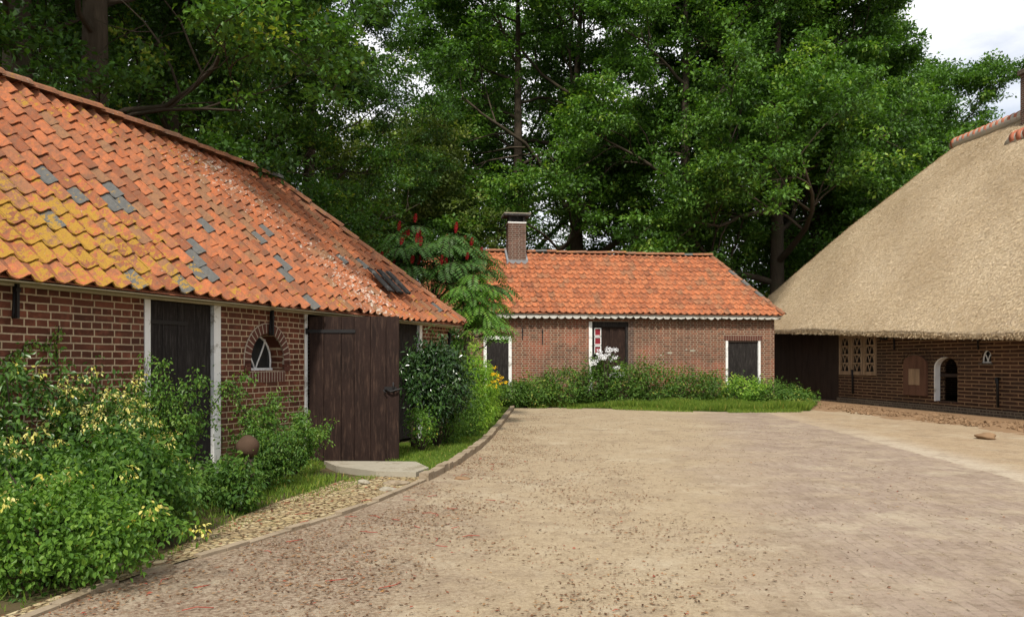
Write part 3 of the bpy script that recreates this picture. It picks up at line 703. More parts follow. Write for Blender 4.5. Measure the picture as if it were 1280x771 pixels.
def whitef(c, rng): return .62 * math.exp(-((c[0] - w0[0]) / 1.1) ** 2 - ((c[1] - w0[1]) / 1.2) ** 2) + .55 * math.exp(-((c[0] - w1[0]) / 1.2) ** 2 - ((c[1] - 2.1) / .7) ** 2) + .1
def insL(x, t): return x < EC - (EC - RC) * t
rt = empty('roof'); rt.parent = lb
def roof_base(name, pts, mat, parent):
    mb = MB(); mb.face(pts); return mb.build(name, mat, parent)
x0r = -.35
pb = 2.76
mb = MB()
mb.face([(x0r, EY, 2.0), (EC - .05, EY, 2.0), (RC, EY + DEP, 2.0 + RISE - .17), (x0r, EY + DEP, 2.0 + RISE)])
mb.face([(x0r, EY + 2 * DEP, 2.0), (x0r, EY + DEP, 2.0 + RISE), (RC, EY + DEP, 2.0 + RISE - .17), (EC - .05, EY + 2 * DEP, 2.0)])
mb.face([(EC - .05, EY, 2.0), (EC - .05, EY + 2 * DEP, 2.0), (RC, EY + DEP, 2.0 + RISE - .17)])
mb.face([(x0r, EY, 2.0), (x0r, EY + DEP, 2.0 + RISE), (x0r, EY + 2 * DEP, 2.0)])

bpy.data.objects.remove(rt)
rt = mb.build('roof', M['tiles_cot'], lb)
ms_ = MB(); ms_.box(x0r, EC - .1, EY + .02, -.06, 1.98, 1.99); ms_.build('soffit', M['cream'], rt)
pantiles('pantile_slope', M['tiles'], rt, x0r, EC, zfL, DEP, RISE, .205, .272, None, insL, 11, greyf, lichf, whitef, y0=EY, jit=.9)
ridge_row('ridge_tiles', M['ridge'], rt, (x0r, EY + DEP, 2.02 + RISE + .05), (RC, EY + DEP, 2.02 + RISE - .16 + .05), .34, .12, 4, lambda t: -.02 * math.sin(math.pi * t * 2))
ridge_row('hip_tiles', M['ridge'], rt, (RC, EY + DEP, 2.02 + RISE - .11), (EC, EY + .02, 2.09), .34, .10, 5)
# dark slate patch and gutter-less eave already in the tiles
mb = MB(); px_ = roof_hit(485, 362); upv = Vector((0, DEP, RISE)).normalized(); nrm = Vector((0, -RISE, DEP)).normalized()
for k in range(5):
    o = Vector((px_[0] - .35 + k * .15, px_[1] - .16 + (k % 2) * .06, 2.02 + (px_[1] - EY) - .13)) + nrm * .075
    Mx = Matrix((( 1, upv.x, nrm.x, o.x), (0, upv.y, nrm.y, o.y), (0, upv.z, nrm.z, o.z), (0, 0, 0, 1)))
    mb.box(0, .14, 0, .55, -.01, .012 + .004 * k, Mx)
mb.build('slate_patch', M['capstone'], rt)

# slab in front of the open door
sl = MB(); pp = [ground(405, 583), ground(520, 584), ground(536, 592), ground(520, 598), ground(470, 597), ground(420, 590)]
c0 = sum(pp, Vector()) / len(pp)
for zz in (.03,):
    sl.face([(p - c0) + Vector((0, 0, .075)) for p in reversed(pp)] if False else [(p - c0) + Vector((0, 0, .075)) for p in pp[::-1]])
    for i in range(len(pp)):
        a = pp[i] - c0; b = pp[(i + 1) % len(pp)] - c0; sl.face([a, b, b + Vector((0, 0, .075)), a + Vector((0, 0, .075))])
o = sl.build('door_slab', M['concrete'], loc=c0); tag(o, 'flat worn concrete slab on the ground under the open brown door', 'slab')

def rock(name, loc, r, mat, label, cat='stone', seed=0, flat=1.0, group=None, rough=.16):
    rng = np.random.default_rng(seed); me_v = []; me_f = []; nu, nv = 20, 12
    ph = rng.random(6) * 6
    for j in range(nv + 1):
        th = math.pi * j / nv
        for i in range(nu):
            a = 2 * math.pi * i / nu; d = Vector((math.sin(th) * math.cos(a), math.sin(th) * math.sin(a), math.cos(th)))
            k = 1 + rough * (math.sin(3 * d.x + ph[0]) * math.cos(2.5 * d.y + ph[1]) + .6 * math.sin(5 * d.z + ph[2] + 3 * d.x)) 
            me_v.append((d.x * r * k, d.y * r * k, d.z * r * k * flat))
    for j in range(nv):
        for i in range(nu):
            me_f.append((j * nu + i, (j + 1) * nu + i, (j + 1) * nu + (i + 1) % nu, j * nu + (i + 1) % nu))
    o = npmesh(name, np.array(me_v), me_f, mat, smooth=True); o.location = loc; tag(o, label, cat, group); return o
rock('stone', tuple(ground(455, 606) + Vector((0, 0, .03))), .07, M['concrete'], 'small grey stone beside the concrete slab, nearest the grass', seed=1, flat=.45)
rock('stone', tuple(ground(495, 606) + Vector((0, 0, .02))), .13, M['sandstone'], 'flat tan stone between the concrete slab and the kerb', seed=2, flat=.25)
rock('stone', tuple(ground(485, 614) + Vector((0, 0, .02))), .09, M['concrete'], 'flat grey stone lying just in front of the flat tan stone', seed=3, flat=.3)
rock('stone', tuple(ground(578, 599) + Vector((0, 0, .01))), .10, M['soil'], 'brown stone lying on the gravel outside the curved kerb', seed=4, flat=.25)
rock('stone', tuple(ground(145, 718) + Vector((0, 0, .03))), .045, M['sandstone'], 'pale brown stone at the foot of the big dark bush', seed=6, flat=.8)
rock('stone', tuple(ground(1233, 549) + Vector((0, 0, .05))), .16, M['soil'], 'brown oblong stone on the sand before the thatched barn', seed=5, flat=.42)
# round stone on a stump by the window wall
p = at(310, 7.6)
rs_ = empty('stone_ball', p); tag(rs_, 'round brown stone ball on a stump below the arched barn window', 'ornament')
o = rock('ball', (0, 0, .52), .108, M['stone'], '', seed=9, rough=.05); o.parent = rs_
for k_ in ('label', 'category'):
    if k_ in o: del o[k_]
mb = MB(); mb.tube([(0, 0, 0), (0.01, 0, .2), (0, 0, .41)], [.075, .06, .055], 10); mb.build('stump', M['bark'], rs_)

# ================================================================== COTTAGE
ct = empty('brick_cottage', CF.o, CF.ang); tag(ct, 'small red brick cottage with orange pantiles and white scalloped eave at the back', 'cottage')
ch = CF.hit; CL = CF.s(968); CH = 2.66; CD = 5.0
da, db_ = CF.s(604.5), CF.s(639.5); dz = ch(620, 420)[1]
wa2, wb2 = CF.s(736), CF.s(785); wz2t = ch(750, 402)[1]; wz2b = .75
ra, rb_ = CF.s(907), CF.s(950.5); rz = ch(930, 426)[1]
box_walls(CF, ct, M['brick_cot'], CL, CD, CH, .24, [(da, db_, 0, dz), (wa2, wb2, wz2b, wz2t), (ra, rb_, .1, rz)])
def frame_around(a, b, z0, z1, w, y0, y1, sill=False, top=True):
    mb = MB(); mb.box(a, a + w, y0, y1, z0, z1); mb.box(b - w, b, y0, y1, z0, z1)
    if top: mb.box(a + w, b - w, y0, y1, z1 - w, z1)
    if sill: mb.box(a + w, b - w, y0, y1, z0, z0 + w)
    return mb
def lintel(a, b, z, n):
    mb = MB(); w = (b - a) / n
    for k in range(n): mb.box(a + k * w + .005, a + (k + 1) * w - .005, -.012, .01, z + .006, z + .16)
    o = mb.build('lintel', M['brick_arch'], ct); mb = MB(); mb.box(a, b, -.004, .008, z + .001, z + .163); mb.build('mortar_bed', M['mortar'], o)
d = frame_around(da, db_, 0.02, dz - .002, .09, -.015, .1).build('door_frame', M['white'], ct, .004)
mb = MB(); planks(mb, da + .09, db_ - .09, .03, dz - .092, .05, .09, 4); x = mb.build('door', M['wood_dark'], ct)
lintel(da - .08, db_ + .08, dz, 14)
for xa_ in (ra, rb_ - .075):
    mb = MB(); mb.box(xa_, xa_ + .075, -.015, .1, .1, rz - .002); mb.build('door_post', M['white'], ct, .004)
mb = MB(); planks(mb, ra + .075, rb_ - .075, .12, rz - .05, .05, .09, 3); x = mb.build('door', M['wood_dark'], ct)
mb = MB(); mb.box(ra + .075, rb_ - .075, .02, .1, rz - .05, rz - .004); mb.build('door_head', M['wood_barn'], ct)
lintel(ra - .06, rb_ + .06, rz, 16)
# window opening: white post, black frame, dark shutters, small red-curtained sash
mb = MB(); mb.box(wa2, wa2 + .10, -.02, .1, wz2b - .3, wz2t - .002); mb.build('window_post', M['white'], ct, .004)
mb = frame_around(wa2 + .10, wb2, wz2b, wz2t - .002, .075, .0, .12, True); mb.box(wa2 + .175, wb2 - .075, .0, .12, wz2t - .16, wz2t - .078); fr_ = mb.build('window_frame', M['wood_dark'], ct)
mb = MB(); x1_ = wa2 + .175; planks(mb, x1_ + .24, wb2 - .075, wz2b + .3, wz2t - .16, .05, .08, 3); mb.build('shutter', M['wood_brown'], fr_)
for k in range(3):
    z1_ = wz2t - .19 - k * .27
    mb = frame_around(x1_ + .0, x1_ + .22, z1_ - .25, z1_, .028, .03, .06, True); s_ = mb.build('sash', M['white'], fr_)
    mb = MB(); mb.box(x1_ + .028, x1_ + .192, .05, .055, z1_ - .222, z1_ - .028); mb.build('curtain', M['redcloth'], s_)
mb = MB(); 
for k in range(3): mb.box(x1_ + .27, wb2 - .1, .01 - .02 * k, .04 - .02 * k, wz2b + .13 + .055 * k, wz2b + .165 + .055 * k)
mb.build('louvre', M['white'], fr_)
# brick pilaster strip right of the window
mb = MB(); a_ = wb2 + .003; mb.box(a_, a_ + .17, -.02, .0, .3, wz2t - .0); mb.build('jamb_strip', M['brick_chim'], ct)
# fascia with scallops
mb = MB(); mb.box(-.1, CL + .12, -.24, -.215, 2.72, 2.78)
nsc = int((CL + .2) / .235)
for k in range(nsc):
    x = -.1 + k * .235; r_ = .095; jz = random.uniform(-.02, .02) if x > 4.8 else 0
    mb.prism([(x + .1175 - .1175 * math.cos(math.pi * i / 8), 2.722 + jz - (.095 + jz) * math.sin(math.pi * i / 8) * (1 if x < 4.8 else random.uniform(.6, 1))) for i in range(9)], -.238, -.218)
mb.build('scalloped_board', mat_plain('weathered_white', (.50, .49, .45), .8, .25, 5, .2, .3, dirt=(.2, .17, .13)), ct)
mb = MB(); mb.box(-.1, CL + .1, -.215, .0, 2.665, 2.70); mb.build('soffit', M['wood_barn'], ct)
for px, y0_, y1_ in ((678, 411, 430), (653, 410, 424), (621, 393, 404)):
    x, za = ch(px, y1_); zb = ch(px, y0_)[1]; mb = MB(); wall_tie(mb, x, za, zb, 0); mb.build('wall_anchor', M['iron'], ct)
for px, py, w_, h_ in ((837, 441, .2, .09), (866, 438, .28, .07), (826, 444, .09, .05), (864, 470, .22, .04), (842, 462, .1, .05), (858, 437, .1, .06)):
    x, z = ch(px, py); mb = MB(); pl = [(x + w_ / 2 * math.cos(a) * random.uniform(.6, 1.1), z + h_ / 2 * math.sin(a) * random.uniform(.6, 1.1)) for a in np.linspace(0, 6.28, 9)[:-1]]
    mb.prism(pl, -.006, .004); mb.build('plaster_patch', M['concrete'], ct)
CE, CDEP, CRISE = -.28, 2.78, 2.17
def zfC(x, t): return 2.79 + .012 * math.sin(x * 2.2) * (1 - t)
crc = CL - 1.05; cec = CL + .18
mb = MB(); z0_ = 2.775; z1_ = z0_ + CRISE
mb.face([(-.25, CE, z0_), (cec - .03, CE, z0_), (crc, CE + CDEP, z1_), (-.25, CE + CDEP, z1_)])
mb.face([(-.25, CE + 2 * CDEP, z0_), (-.25, CE + CDEP, z1_), (crc, CE + CDEP, z1_), (cec - .03, CE + 2 * CDEP, z0_)])
mb.face([(cec - .03, CE, z0_), (cec - .03, CE + 2 * CDEP, z0_), (crc, CE + CDEP, z1_)])
mb.face([(-.25, CE, z0_), (-.25, CE + CDEP, z1_), (-.25, CE + 2 * CDEP, z0_)])
mb.face([(-.25, CE, z0_ - .01), (-.25, CE + 2 * CDEP, z0_ - .01), (cec - .03, CE + 2 * CDEP, z0_ - .01), (cec - .03, CE, z0_ - .01)])
cr_ = mb.build('roof', M['tiles_cot'], ct)
pantiles('pantile_slope', M['tiles_cot'], cr_, -.25, cec, zfC, CDEP, CRISE, .2, .275, None, lambda x, t: x < cec - (cec - crc) * t, 21, None, None, None, amp=.026, jit=.8, y0=CE)
ridge_row('ridge_tiles', M['ridge'], cr_, (-.25, CE + CDEP, z1_ + .07), (crc, CE + CDEP, z1_ + .05), .33, .10, 8)
ridge_row('hip_tiles', M['ridge'], cr_, (crc, CE + CDEP, z1_ + .05), (cec, CE + .02, z0_ + .06), .33, .075, 9)
# chimney on the ridge's left end
chy = CE + CDEP - .30; cx0, cx1 = CF.s(635.5, chy - .25), CF.s(657.5, chy - .25); zt_ = ch(646, 279, chy - .25)[1]; zc = ch(646, 266.5, chy - .25)[1]
mb = MB(); mb.box(cx0, cx1, chy - .25, chy + .28, z0_ + 1.4, zt_); cm = mb.build('chimney', M['brick_chim'], cr_)
mb = MB(); mb.box(cx0 - .012, cx1 + .012, chy - .262, chy + .292, zt_ + .001, zt_ + .04); mb.build('cornice', M['white'], cm)
mb = MB(); xm = (cx0 + cx1) / 2
mb.box(cx0 + .02, cx0 + .1, chy - .24, chy + .27, zt_ + .04, zc - .08); mb.box(cx1 - .1, cx1 - .02, chy - .24, chy + .27, zt_ + .04, zc - .08); mb.box(cx0 + .1, cx1 - .1, chy - .1, chy + .2, zt_ + .04, zc - .08)
mb.box(cx0 - .15, cx1 + .15, chy - .36, chy + .38, zc - .09, zc - .03); mb.build('cap', M['capstone'], cm)
mb = MB(); mb.box(cx0 - .15, cx1 + .15, chy - .36, chy + .38, zc - .029, zc + .0); mb.build('cap_slab', M['concrete'], cm)
mb = MB(); zf_ = ch(646, 327, chy - .27)[1]; mb.box(cx0 - .06, cx1 + .06, chy - .30, chy - .252, zf_ - .09, zf_ + .05); 
for sx in (cx0 - .06, cx1 + .002):
    mb.prism([(0, 0)], 0, 0) if False else None
    q = [(chy - .30, zf_ - .09), (chy - .30, zf_ + .05), (chy + .3, zf_ + .52), (chy + .3, zf_ + .38)]
    for xx in (sx, sx + .058): mb.face([(xx, a, b) for a, b in q])
    mb.face([(sx, q[1][0], q[1][1]), (sx + .058, q[1][0], q[1][1]), (sx + .058, q[2][0], q[2][1]), (sx, q[2][0], q[2][1])])
mb.build('flashing', M['lead'], cm)

# ================================================================== THATCHED BARN
tb = empty('thatched_barn', RF.o, RF.ang); tag(tb, 'large brick barn under one huge straw-coloured thatched roof on the right', 'barn')
rh = RF.hit; RL = 29.0
bd1 = RF.s(1048.5); da3, db3 = RF.s(1168), RF.s(1197); dzb, dzt = rh(1186, 502)[1], rh(1186, 446)[1]
sa, sb = RF.s(1226.5), RF.s(1239); sz0, sz1 = rh(1232, 453.5)[1], rh(1232, 438)[1]
ww0, ww1 = RF.s(1049), RF.s(1096); wz0_, wz1_ = rh(1072, 469)[1], rh(1072, 419)[1] + .25
ev = [(-.6, 2.42), (3.7, 2.36), (8.7, 2.13), (12.1, 1.93), (15.6, 1.80), (18, 1.76), (30, 1.76)]
def eave(q): return float(np.interp(q, [a for a, _ in ev], [b for _, b in ev]))
mb = MB(); cuts = sorted({0, bd1, ww1, 15.0, RL})
wall(mb, 0, RL, 0, 2.5, 0, .3, [(0.35, bd1, .12, 2.44), (ww0 + .02, ww1, wz0_, 2.45), (da3, db3, dzb, dzt, .28), (sa, sb, sz0, sz1, .12)])
mb.box(0, .3, .302, 11.2, 0, 2.5); mb.box(RL - .3, RL, .302, 11.2, 0, 2.5); mb.box(0, RL, 11.2, 11.5, 0, 2.5)
mb.build('wall', M['brick_barn'], tb)
mb = MB(); mb.box(bd1, RL, -.07, -.003, 0, .22); mb.box(.35, bd1, -.06, -.002, 0, .11); mb.build('plinth', M['brick_plinth'], tb)
mb = MB(); planks(mb, .35, bd1 - .02, .12, 2.43, .05, .1, 16); o = mb.build('barn_doors', M['wood_barn'], tb); o['label'] = 'wide dark plank doors at the far end'
# three leaded windows side by side
wdt = (ww1 - ww0 - .02) / 3
for k in range(3):
    a = ww0 + .03 + k * wdt; b = a + wdt - .05; zt3 = rh(1072, 419)[1] + .04
    mb = frame_around(a, b, wz0_ + .01, zt3, .075, -.03, .06, True)
    nr = 4; H_ = (zt3 - wz0_ - .2) / nr
    for j in range(nr + 1): mb.box(a + .09, b - .09, -.02, .05, wz0_ + .1 + j * H_ - .022, wz0_ + .1 + j * H_ + .022)
    fr3 = mb.build('window_frame', M['wood_tan'], tb)
    mb = MB(); iw = (b - a - .15) / 2
    for j in range(nr):
        zb_ = wz0_ + .1 + j * H_ + .02; s2 = 1 if j % 2 else -1
        for i in range(2):
            xa = a + .075 + i * iw
            for s3 in (0, 1):
                mb.tube([(xa + (iw / 2) * (t if s3 == 0 else 2 - t), -.005, zb_ + (H_ - .04) * math.sin(t * math.pi / 2)) for t in (0, .3, .6, .85, 1)], .016, 4)
    mb.build('tracery', M['wood_tan'], fr3)
    mb = MB(); mb.box(a + .06, b - .06, .052, .058, wz0_ + .05, zt3 - .05); mb.build('pane', M['glass'], fr3)
# iron rod under the windows
x, z = rh(1067, 492); mb = MB(); mb.tube([(x, -.03, z), (x + .02, -.05, rh(1067, 470)[1]), (x, -.05, rh(1067, 462)[1])], .03, 6); mb.build('wall_anchor', M['iron'], tb)
x, z = rh(1119, 437); mb = MB(); mb.tube([(x, -.03, z), (x, -.04, z + .35)], .025, 6); mb.build('wall_anchor', M['iron'], tb)
x, z = rh(1224, 437); mb = MB(); mb.tube([(x, -.03, z), (x, -.04, z + .25)], .02, 6); mb.build('wall_anchor', M['iron'], tb)
x, z = rh(1107, 424); mb = MB(); mb.box(x - .1, x + .1, -.12, -.003, z - .02, z + .18); mb.build('lamp_box', M['iron'], tb)
# hatch with a round head and little shutter
ha, hb = RF.s(1131.5), RF.s(1160); hz0, hz1 = rh(1146, 494)[1], rh(1146, 444)[1]
def arch_poly(a, b, z0, z1, rise, K=12):
    return [(a, z0), (b, z0)] + [((a + b) / 2 + (b - a) / 2 * math.cos(math.pi * k / K), z1 - rise + rise * math.sin(math.pi * k / K)) for k in range(K + 1)]
mb = MB(); mb.prism(arch_poly(ha, hb, hz0, hz1, .22), -.06, -.004); h_ = mb.build('hatch', M['wood_red'], tb, .006); h_['label'] = 'round-headed wooden hatch with a small square shutter'
mb = MB(); a_, b_ = RF.s(1139), RF.s(1152.5); planks(mb, a_, b_, rh(1146, 481)[1], rh(1146, 461)[1], -.085, -.062, 3); mb.build('shutter', M['wood_tan'], h_)
def arc_ring(a, b, z1, rise, th, y0, y1, n, mat, name, parent):
    mb = MB(); cx_ = (a + b) / 2; r_ = (b - a) / 2
    for k in range(n):
        t0, t1 = math.pi * k / n + .02, math.pi * (k + 1) / n - .02
        P_ = lambda t, e: (cx_ + (r_ + e) * math.cos(t), z1 - rise + (rise + e) * math.sin(t))
        mb.prism([P_(t0, 0), P_(t1, 0), P_(t1, th), P_(t0, th)], y0, y1)
    return mb.build(name, mat, parent)
arc_ring(ha - .08, hb + .08, hz1 + .08, .3, .12, -.03, -.003, 18, M['brick_barn'], 'arch', tb)
# arched doorway with pale jamb, dark inside
arc_ring(da3, db3, dzt + .004, .28, .12, -.015, -.002, 14, M['brick_barn'], 'arch', tb)
mb = MB(); K = 10
lin = [(da3 + .002, dzb), (da3 + .002, dzt - .28)] + [((da3 + db3) / 2 - (db3 - da3 - .004) / 2 * math.cos(math.pi * k / K / 2), dzt - .28 + .277 * math.sin(math.pi * k / K / 2)) for k in range(1, K + 1)]
for p_, q_ in zip(lin, lin[1:]):
    mb.face([(p_[0], -.012, p_[1]), (p_[0], .13, p_[1]), (q_[0], .13, q_[1]), (q_[0], -.012, q_[1])]); mb.face([(p_[0], -.012, p_[1]), (q_[0], -.012, q_[1]), (q_[0] + .04, -.012, q_[1] - .01), (p_[0] + .04, -.012, p_[1] - .01)])
    mb.face([(p_[0] + .04, -.012, p_[1] - .01), (q_[0] + .04, -.012, q_[1] - .01), (q_[0] + .04, .13, q_[1] - .01), (p_[0] + .04, .13, p_[1] - .01)])
mb.build('door_jamb', M['white'], tb)
mb = MB(); mb.box(da3 + .05, db3 - .003, .13, .16, dzb + .62, dzb + .70); mb.build('bar', M['wood_barn'], tb)
mb = MB(); mb.box(da3 - .4, db3 + .4, .9, .95, 0.02, 2.2); mb.build('shade_backing', M['dark'], tb)  # added dark panel, its colour paints the unlit interior behind the doorway
# small gothic window
mb = MB(); cx_ = (sa + sb) / 2; r_ = (sb - sa) / 2
for sg in (-1, 1):
    mb.tube([(cx_ + sg * r_ * .9 * math.cos(t), .05, sz0 + .02 + (sz1 - sz0) * .92 * math.sin(t)) for t in np.linspace(0, 1.45, 8)], .016, 6)
    mb.tube([(cx_ + sg * r_ * .5 * t ** 1.5, .05, sz0 + .02 + (sz1 - sz0) * .62 * t) for t in np.linspace(0, 1, 6)], .013, 6)
mb.box(sa + .01, sb - .01, .03, .07, sz0 + .002, sz0 + .03); w_ = mb.build('window', M['white'], tb)
mb = MB(); mb.box(sa - .02, sb + .02, .1, .11, sz0 - .02, sz1 + .03); mb.build('pane', M['glass'], w_)
mb = MB(); mb.box(sa - .06, sb + .06, -.04, -.002, sz0 - .05, sz0 - .005); mb.build('sill', M['brick_plinth'], tb)
# pump-like iron pipe on the wall
x, z = rh(1252, 474); z2 = rh(1252, 509)[1]; mb = MB()
mb.tube([(x - .06, -.05, z), (x, -.12, z + .02), (x + .02, -.12, z - .12), (x + .01, -.1, z2)], [.05, .045, .03, .03], 8); mb.build('downpipe', M['iron'], tb)
# thatch
W2, HR, OV = 6.1, 9.0, .5; q0, q1 = -.5, 29.6; ridge_q = 5.1; TH = .20
def smin(a, b, k=.06): 
    h = max(0, min(1, .5 + .5 * (b - a) / k)); return b * (1 - h) + a * h - k * h * (1 - h)
rng = np.random.default_rng(9); NQ, NP = 190, 84
ph = rng.random(12) * 6.28
V = np.zeros((NQ, NP, 3))
for i in range(NQ):
    u = i / (NQ - 1); q = q0 + (q1 - q0) * u
    for j in range(NP):
        v = j / (NP - 1); p = -OV + 2 * W2 * v
        a = min(p + OV, 2 * W2 - (p + OV)) / W2; e_ = eave(q) + TH
        f = smin(a, 1.5, .06) if False else a
        f = smin(f, (q - q0) / (ridge_q - q0), .06); f = smin(f, 1.0, .03); f = max(0, f)
        z = e_ + (HR - e_) * f + .28 * math.sin(math.pi * min(1, f)) 
        nz_ = .03 * math.sin(q * 1.3 + ph[0]) * math.sin(p * 1.7 + ph[1]) + .012 * math.sin(q * 4.1 + ph[2] + p) * math.sin(p * 3.7 + ph[3]) + rng.normal() * .006
        V[i, j] = (q, p, z + nz_)
idx = np.arange(NQ * NP).reshape(NQ, NP)
F = np.stack([idx[:-1, :-1], idx[1:, :-1], idx[1:, 1:], idx[:-1, 1:]], -1).reshape(-1, 4)
top = npmesh('thatched_roof', V.reshape(-1, 3), F, M['thatch'], tb, smooth=True)
# cut edge of the thatch and its underside
Vs = []; Fs = []; nb = 0
prev = None
for i in range(NQ * 3):
    q = q0 + (q1 - q0) * i / (NQ * 3 - 1); ii = (q - q0) / (q1 - q0) * (NQ - 1); i0 = min(NQ - 2, int(ii)); zt0 = V[i0, 0, 2] * (1 - ii + i0) + V[i0 + 1, 0, 2] * (ii - i0)
    e_ = eave(q) + .012 * math.sin(q * 2.3) + rng.normal() * .012
    Vs += [(q, -OV, zt0), (q, -OV - .03, zt0 - .05), (q, -OV - .02 + rng.normal() * .008, zt0 - .12), (q, -OV + .04, e_), (q, -.0 + .05, e_ + .30)]
    if i:
        for k in range(4): Fs.append((nb - 5 + k, nb + k, nb + k + 1, nb - 5 + k + 1))
    nb += 5
npmesh('thatch_edge', np.array(Vs), Fs, M['thatch'], top, smooth=False)
mb = MB(); mb.face([(q0, -OV, eave(q0)), (q0, 2 * W2 - OV, eave(q0)), (q0, 2 * W2 - OV, eave(q0) + TH), (q0, -OV, eave(q0) + TH)]); mb.build('thatch_end', M['thatch'], top)
# the reed itself: short straws lying down the slope, and a ragged fringe at the eave
rng = np.random.default_rng(19); n = 190000
ii = rng.uniform(0, 115, n); jj = 42 * rng.random(n); i0 = ii.astype(int); j0 = jj.astype(int); fi = (ii - i0)[:, None]; fj = (jj - j0)[:, None]
P = (V[i0, j0] * (1 - fi) + V[i0 + 1, j0] * fi) * (1 - fj) + (V[i0, j0 + 1] * (1 - fi) + V[i0 + 1, j0 + 1] * fi) * fj
du = V[i0 + 1, j0] - V[i0, j0]; dv = V[i0, j0 + 1] - V[i0, j0]; Nn = unit(np.cross(du, dv)); Dn = np.array([0, 0, -1.0]) - Nn * (-Nn[:, 2:3]); Dn = unit(Dn + 1e-4)
Dn = unit(Dn + rng.normal(size=(n, 3)) * .22 + Nn * .10); P = P + Nn * .004
ln = rng.uniform(.04, .11, n); pat = .5 + .18 * np.sin(P[:, 0] * 1.3 + P[:, 2]) * np.sin(P[:, 1] * 1.7) ; t = np.clip(pat + rng.normal(size=n) * .22, 0, 1)
ne = 6000; qe = rng.uniform(q0, 22, ne); ze = np.interp(qe, [a for a, _ in ev], [b for _, b in ev]); 
Pe = np.stack([qe, -OV + rng.uniform(-.03, .03, ne), ze + rng.uniform(.03, .16, ne)], 1); De = rng.normal(size=(ne, 3)) * .18 + np.array([0, -.45, -1]); Ne = rng.normal(size=(ne, 3)) * .3 + np.array([0, -1, .3])
P = np.concatenate([P, Pe]); Dn = np.concatenate([Dn, De]); Nn = np.concatenate([Nn, Ne]); ln = np.concatenate([ln, rng.uniform(.03, .085, ne)]); t = np.concatenate([t, np.clip(rng.normal(size=ne) * .2 + .3, 0, 1)])
mat_reed = mat_leaf('reed_straw', [(0, (.33, .235, .135)), (.35, (.55, .425, .265)), (.65, (.70, .57, .39)), (1, (.86, .74, .54))], .08, .8, .1, (1, 1, 1))
Vr, Fr, Tr = leaf_mesh(P, Dn, Nn, ln, .015, t); o = npmesh('reed_ends', Vr, Fr, mat_reed, top, {'tint': Tr}); o['kind'] = 'stuff'
# ridge: red tiles bedded in white mortar
mb = MB(); n = 60
mat_rt = mat_plain('red_ridge_tile', (.40, .14, .08), .7, .2, 6, .3, .3)
mortar_w = mat_plain('white_mortar', (.42, .38, .32), .9, .15, 12, .1, .5)
mbm = MB(); yr = -OV + W2
mbm.tube([(ridge_q - .35, yr, HR - .02), (ridge_q - .1, yr, HR + .01), (29.4, yr, HR + .01)], [.14, .2, .2], 14)
o = mbm.build('ridge_mortar', mortar_w, top)
for k in range(n):
    x = ridge_q - .22 + k * .27
    for s in range(1):
        mb.tube([(x, yr, HR + .012), (x + .19, yr, HR + .03)], [.195, .205], 14, cap=True)
mb.build('ridge_tiles', mat_rt, top)
# chimney on the ridge and the lower capped ridge in front of it
sc = RF.hit(1275.5, 150, yr - .5)[0] + .1
mb = MB(); mb.box(sc - .1, sc + .9, yr - .5, yr + .4, HR - .6, HR + 1.2); cmn = mb.build('chimney', M['brick_chim'], top)
mb = MB(); mb.box(sc - .16, sc + .96, yr - .56, yr + .46, HR + 1.1, HR + 1.24) ; mb.build('cornice', M['brick_plinth'], cmn)
sc2, _ = RF.hit(1268, 174, yr - 1.0); zz2 = RF.hit(1268, 174, yr - 1.0)[1]
mb = MB(); mm = MB()
mm.tube([(sc2 - .25, yr - 1.05, zz2 - .12), (sc2 + .0, yr - 1.0, zz2 - .02), (sc2 + 3, yr - .95, zz2 + .0)], [.1, .2, .2], 12)
for k in range(10): mb.tube([(sc2 + .02 + .27 * k, yr - 1.0, zz2 + .0), (sc2 + .2 + .27 * k, yr - 1.0, zz2 + .02)], [.212, .22], 12)
o = mb.build('saddle_tiles', mat_rt, top); mm.build('saddle_mortar', mortar_w, o)

# ================================================================== TREES
GO = 'oak trees standing behind the buildings'
oakA = make_tree('oak_tree', 101, 21, 8.2, .42, G['oak'], .17, 46, .58, 'great spreading oak with forking limbs behind the cottage chimney', GO, first=.16, nlimb=13, up=.62)
oakA.location = (3.3, 40, 0); oakA.scale = (1.1, 1.1, 1.1)
oakB = make_tree('oak_tree', 202, 23, 5.6, .36, G['oak'], .17, 44, .56, 'tall straight oak above the middle of the cottage roof', GO, first=.22, nlimb=15, up=.35, straight=True)
oakB.location = (7.7, 35.5, 0)
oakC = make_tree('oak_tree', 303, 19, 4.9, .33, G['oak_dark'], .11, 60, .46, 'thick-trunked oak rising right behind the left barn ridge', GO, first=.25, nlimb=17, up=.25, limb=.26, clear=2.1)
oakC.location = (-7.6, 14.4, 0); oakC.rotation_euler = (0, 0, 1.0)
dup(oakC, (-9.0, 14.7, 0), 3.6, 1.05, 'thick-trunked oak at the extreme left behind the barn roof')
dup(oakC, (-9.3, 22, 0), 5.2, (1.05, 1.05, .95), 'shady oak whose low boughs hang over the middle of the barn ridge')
dup(oakC, (-7.0, 27.5, 0), 2.2, (.95, .95, 1.0), 'dark oak above the far end of the left barn roof')
dup(oakB, (-14.5, 24, 0), 1.2, 1.0, 'bright leafed oak far behind the two thick trunks')
dup(oakA, (-13.5, 33, 0), 2.0, 1.0, 'broad oak glimpsed between the thick left trunks and the barn hip')
dup(oakB, (11.6, 35, 0), 2.4, (1.05, 1.05, 1.05), 'tall oak over the gap between cottage and thatched barn')
dup(oakB, (13.4, 39, 0), 4.4, (1.1, 1.1, 1.1), 'tall oak behind the lower edge of the thatched roof')
dup(oakB, (10.4, 42, 0), .4, (1.1, 1.1, 1.15), 'oak standing back behind the right end of the cottage')
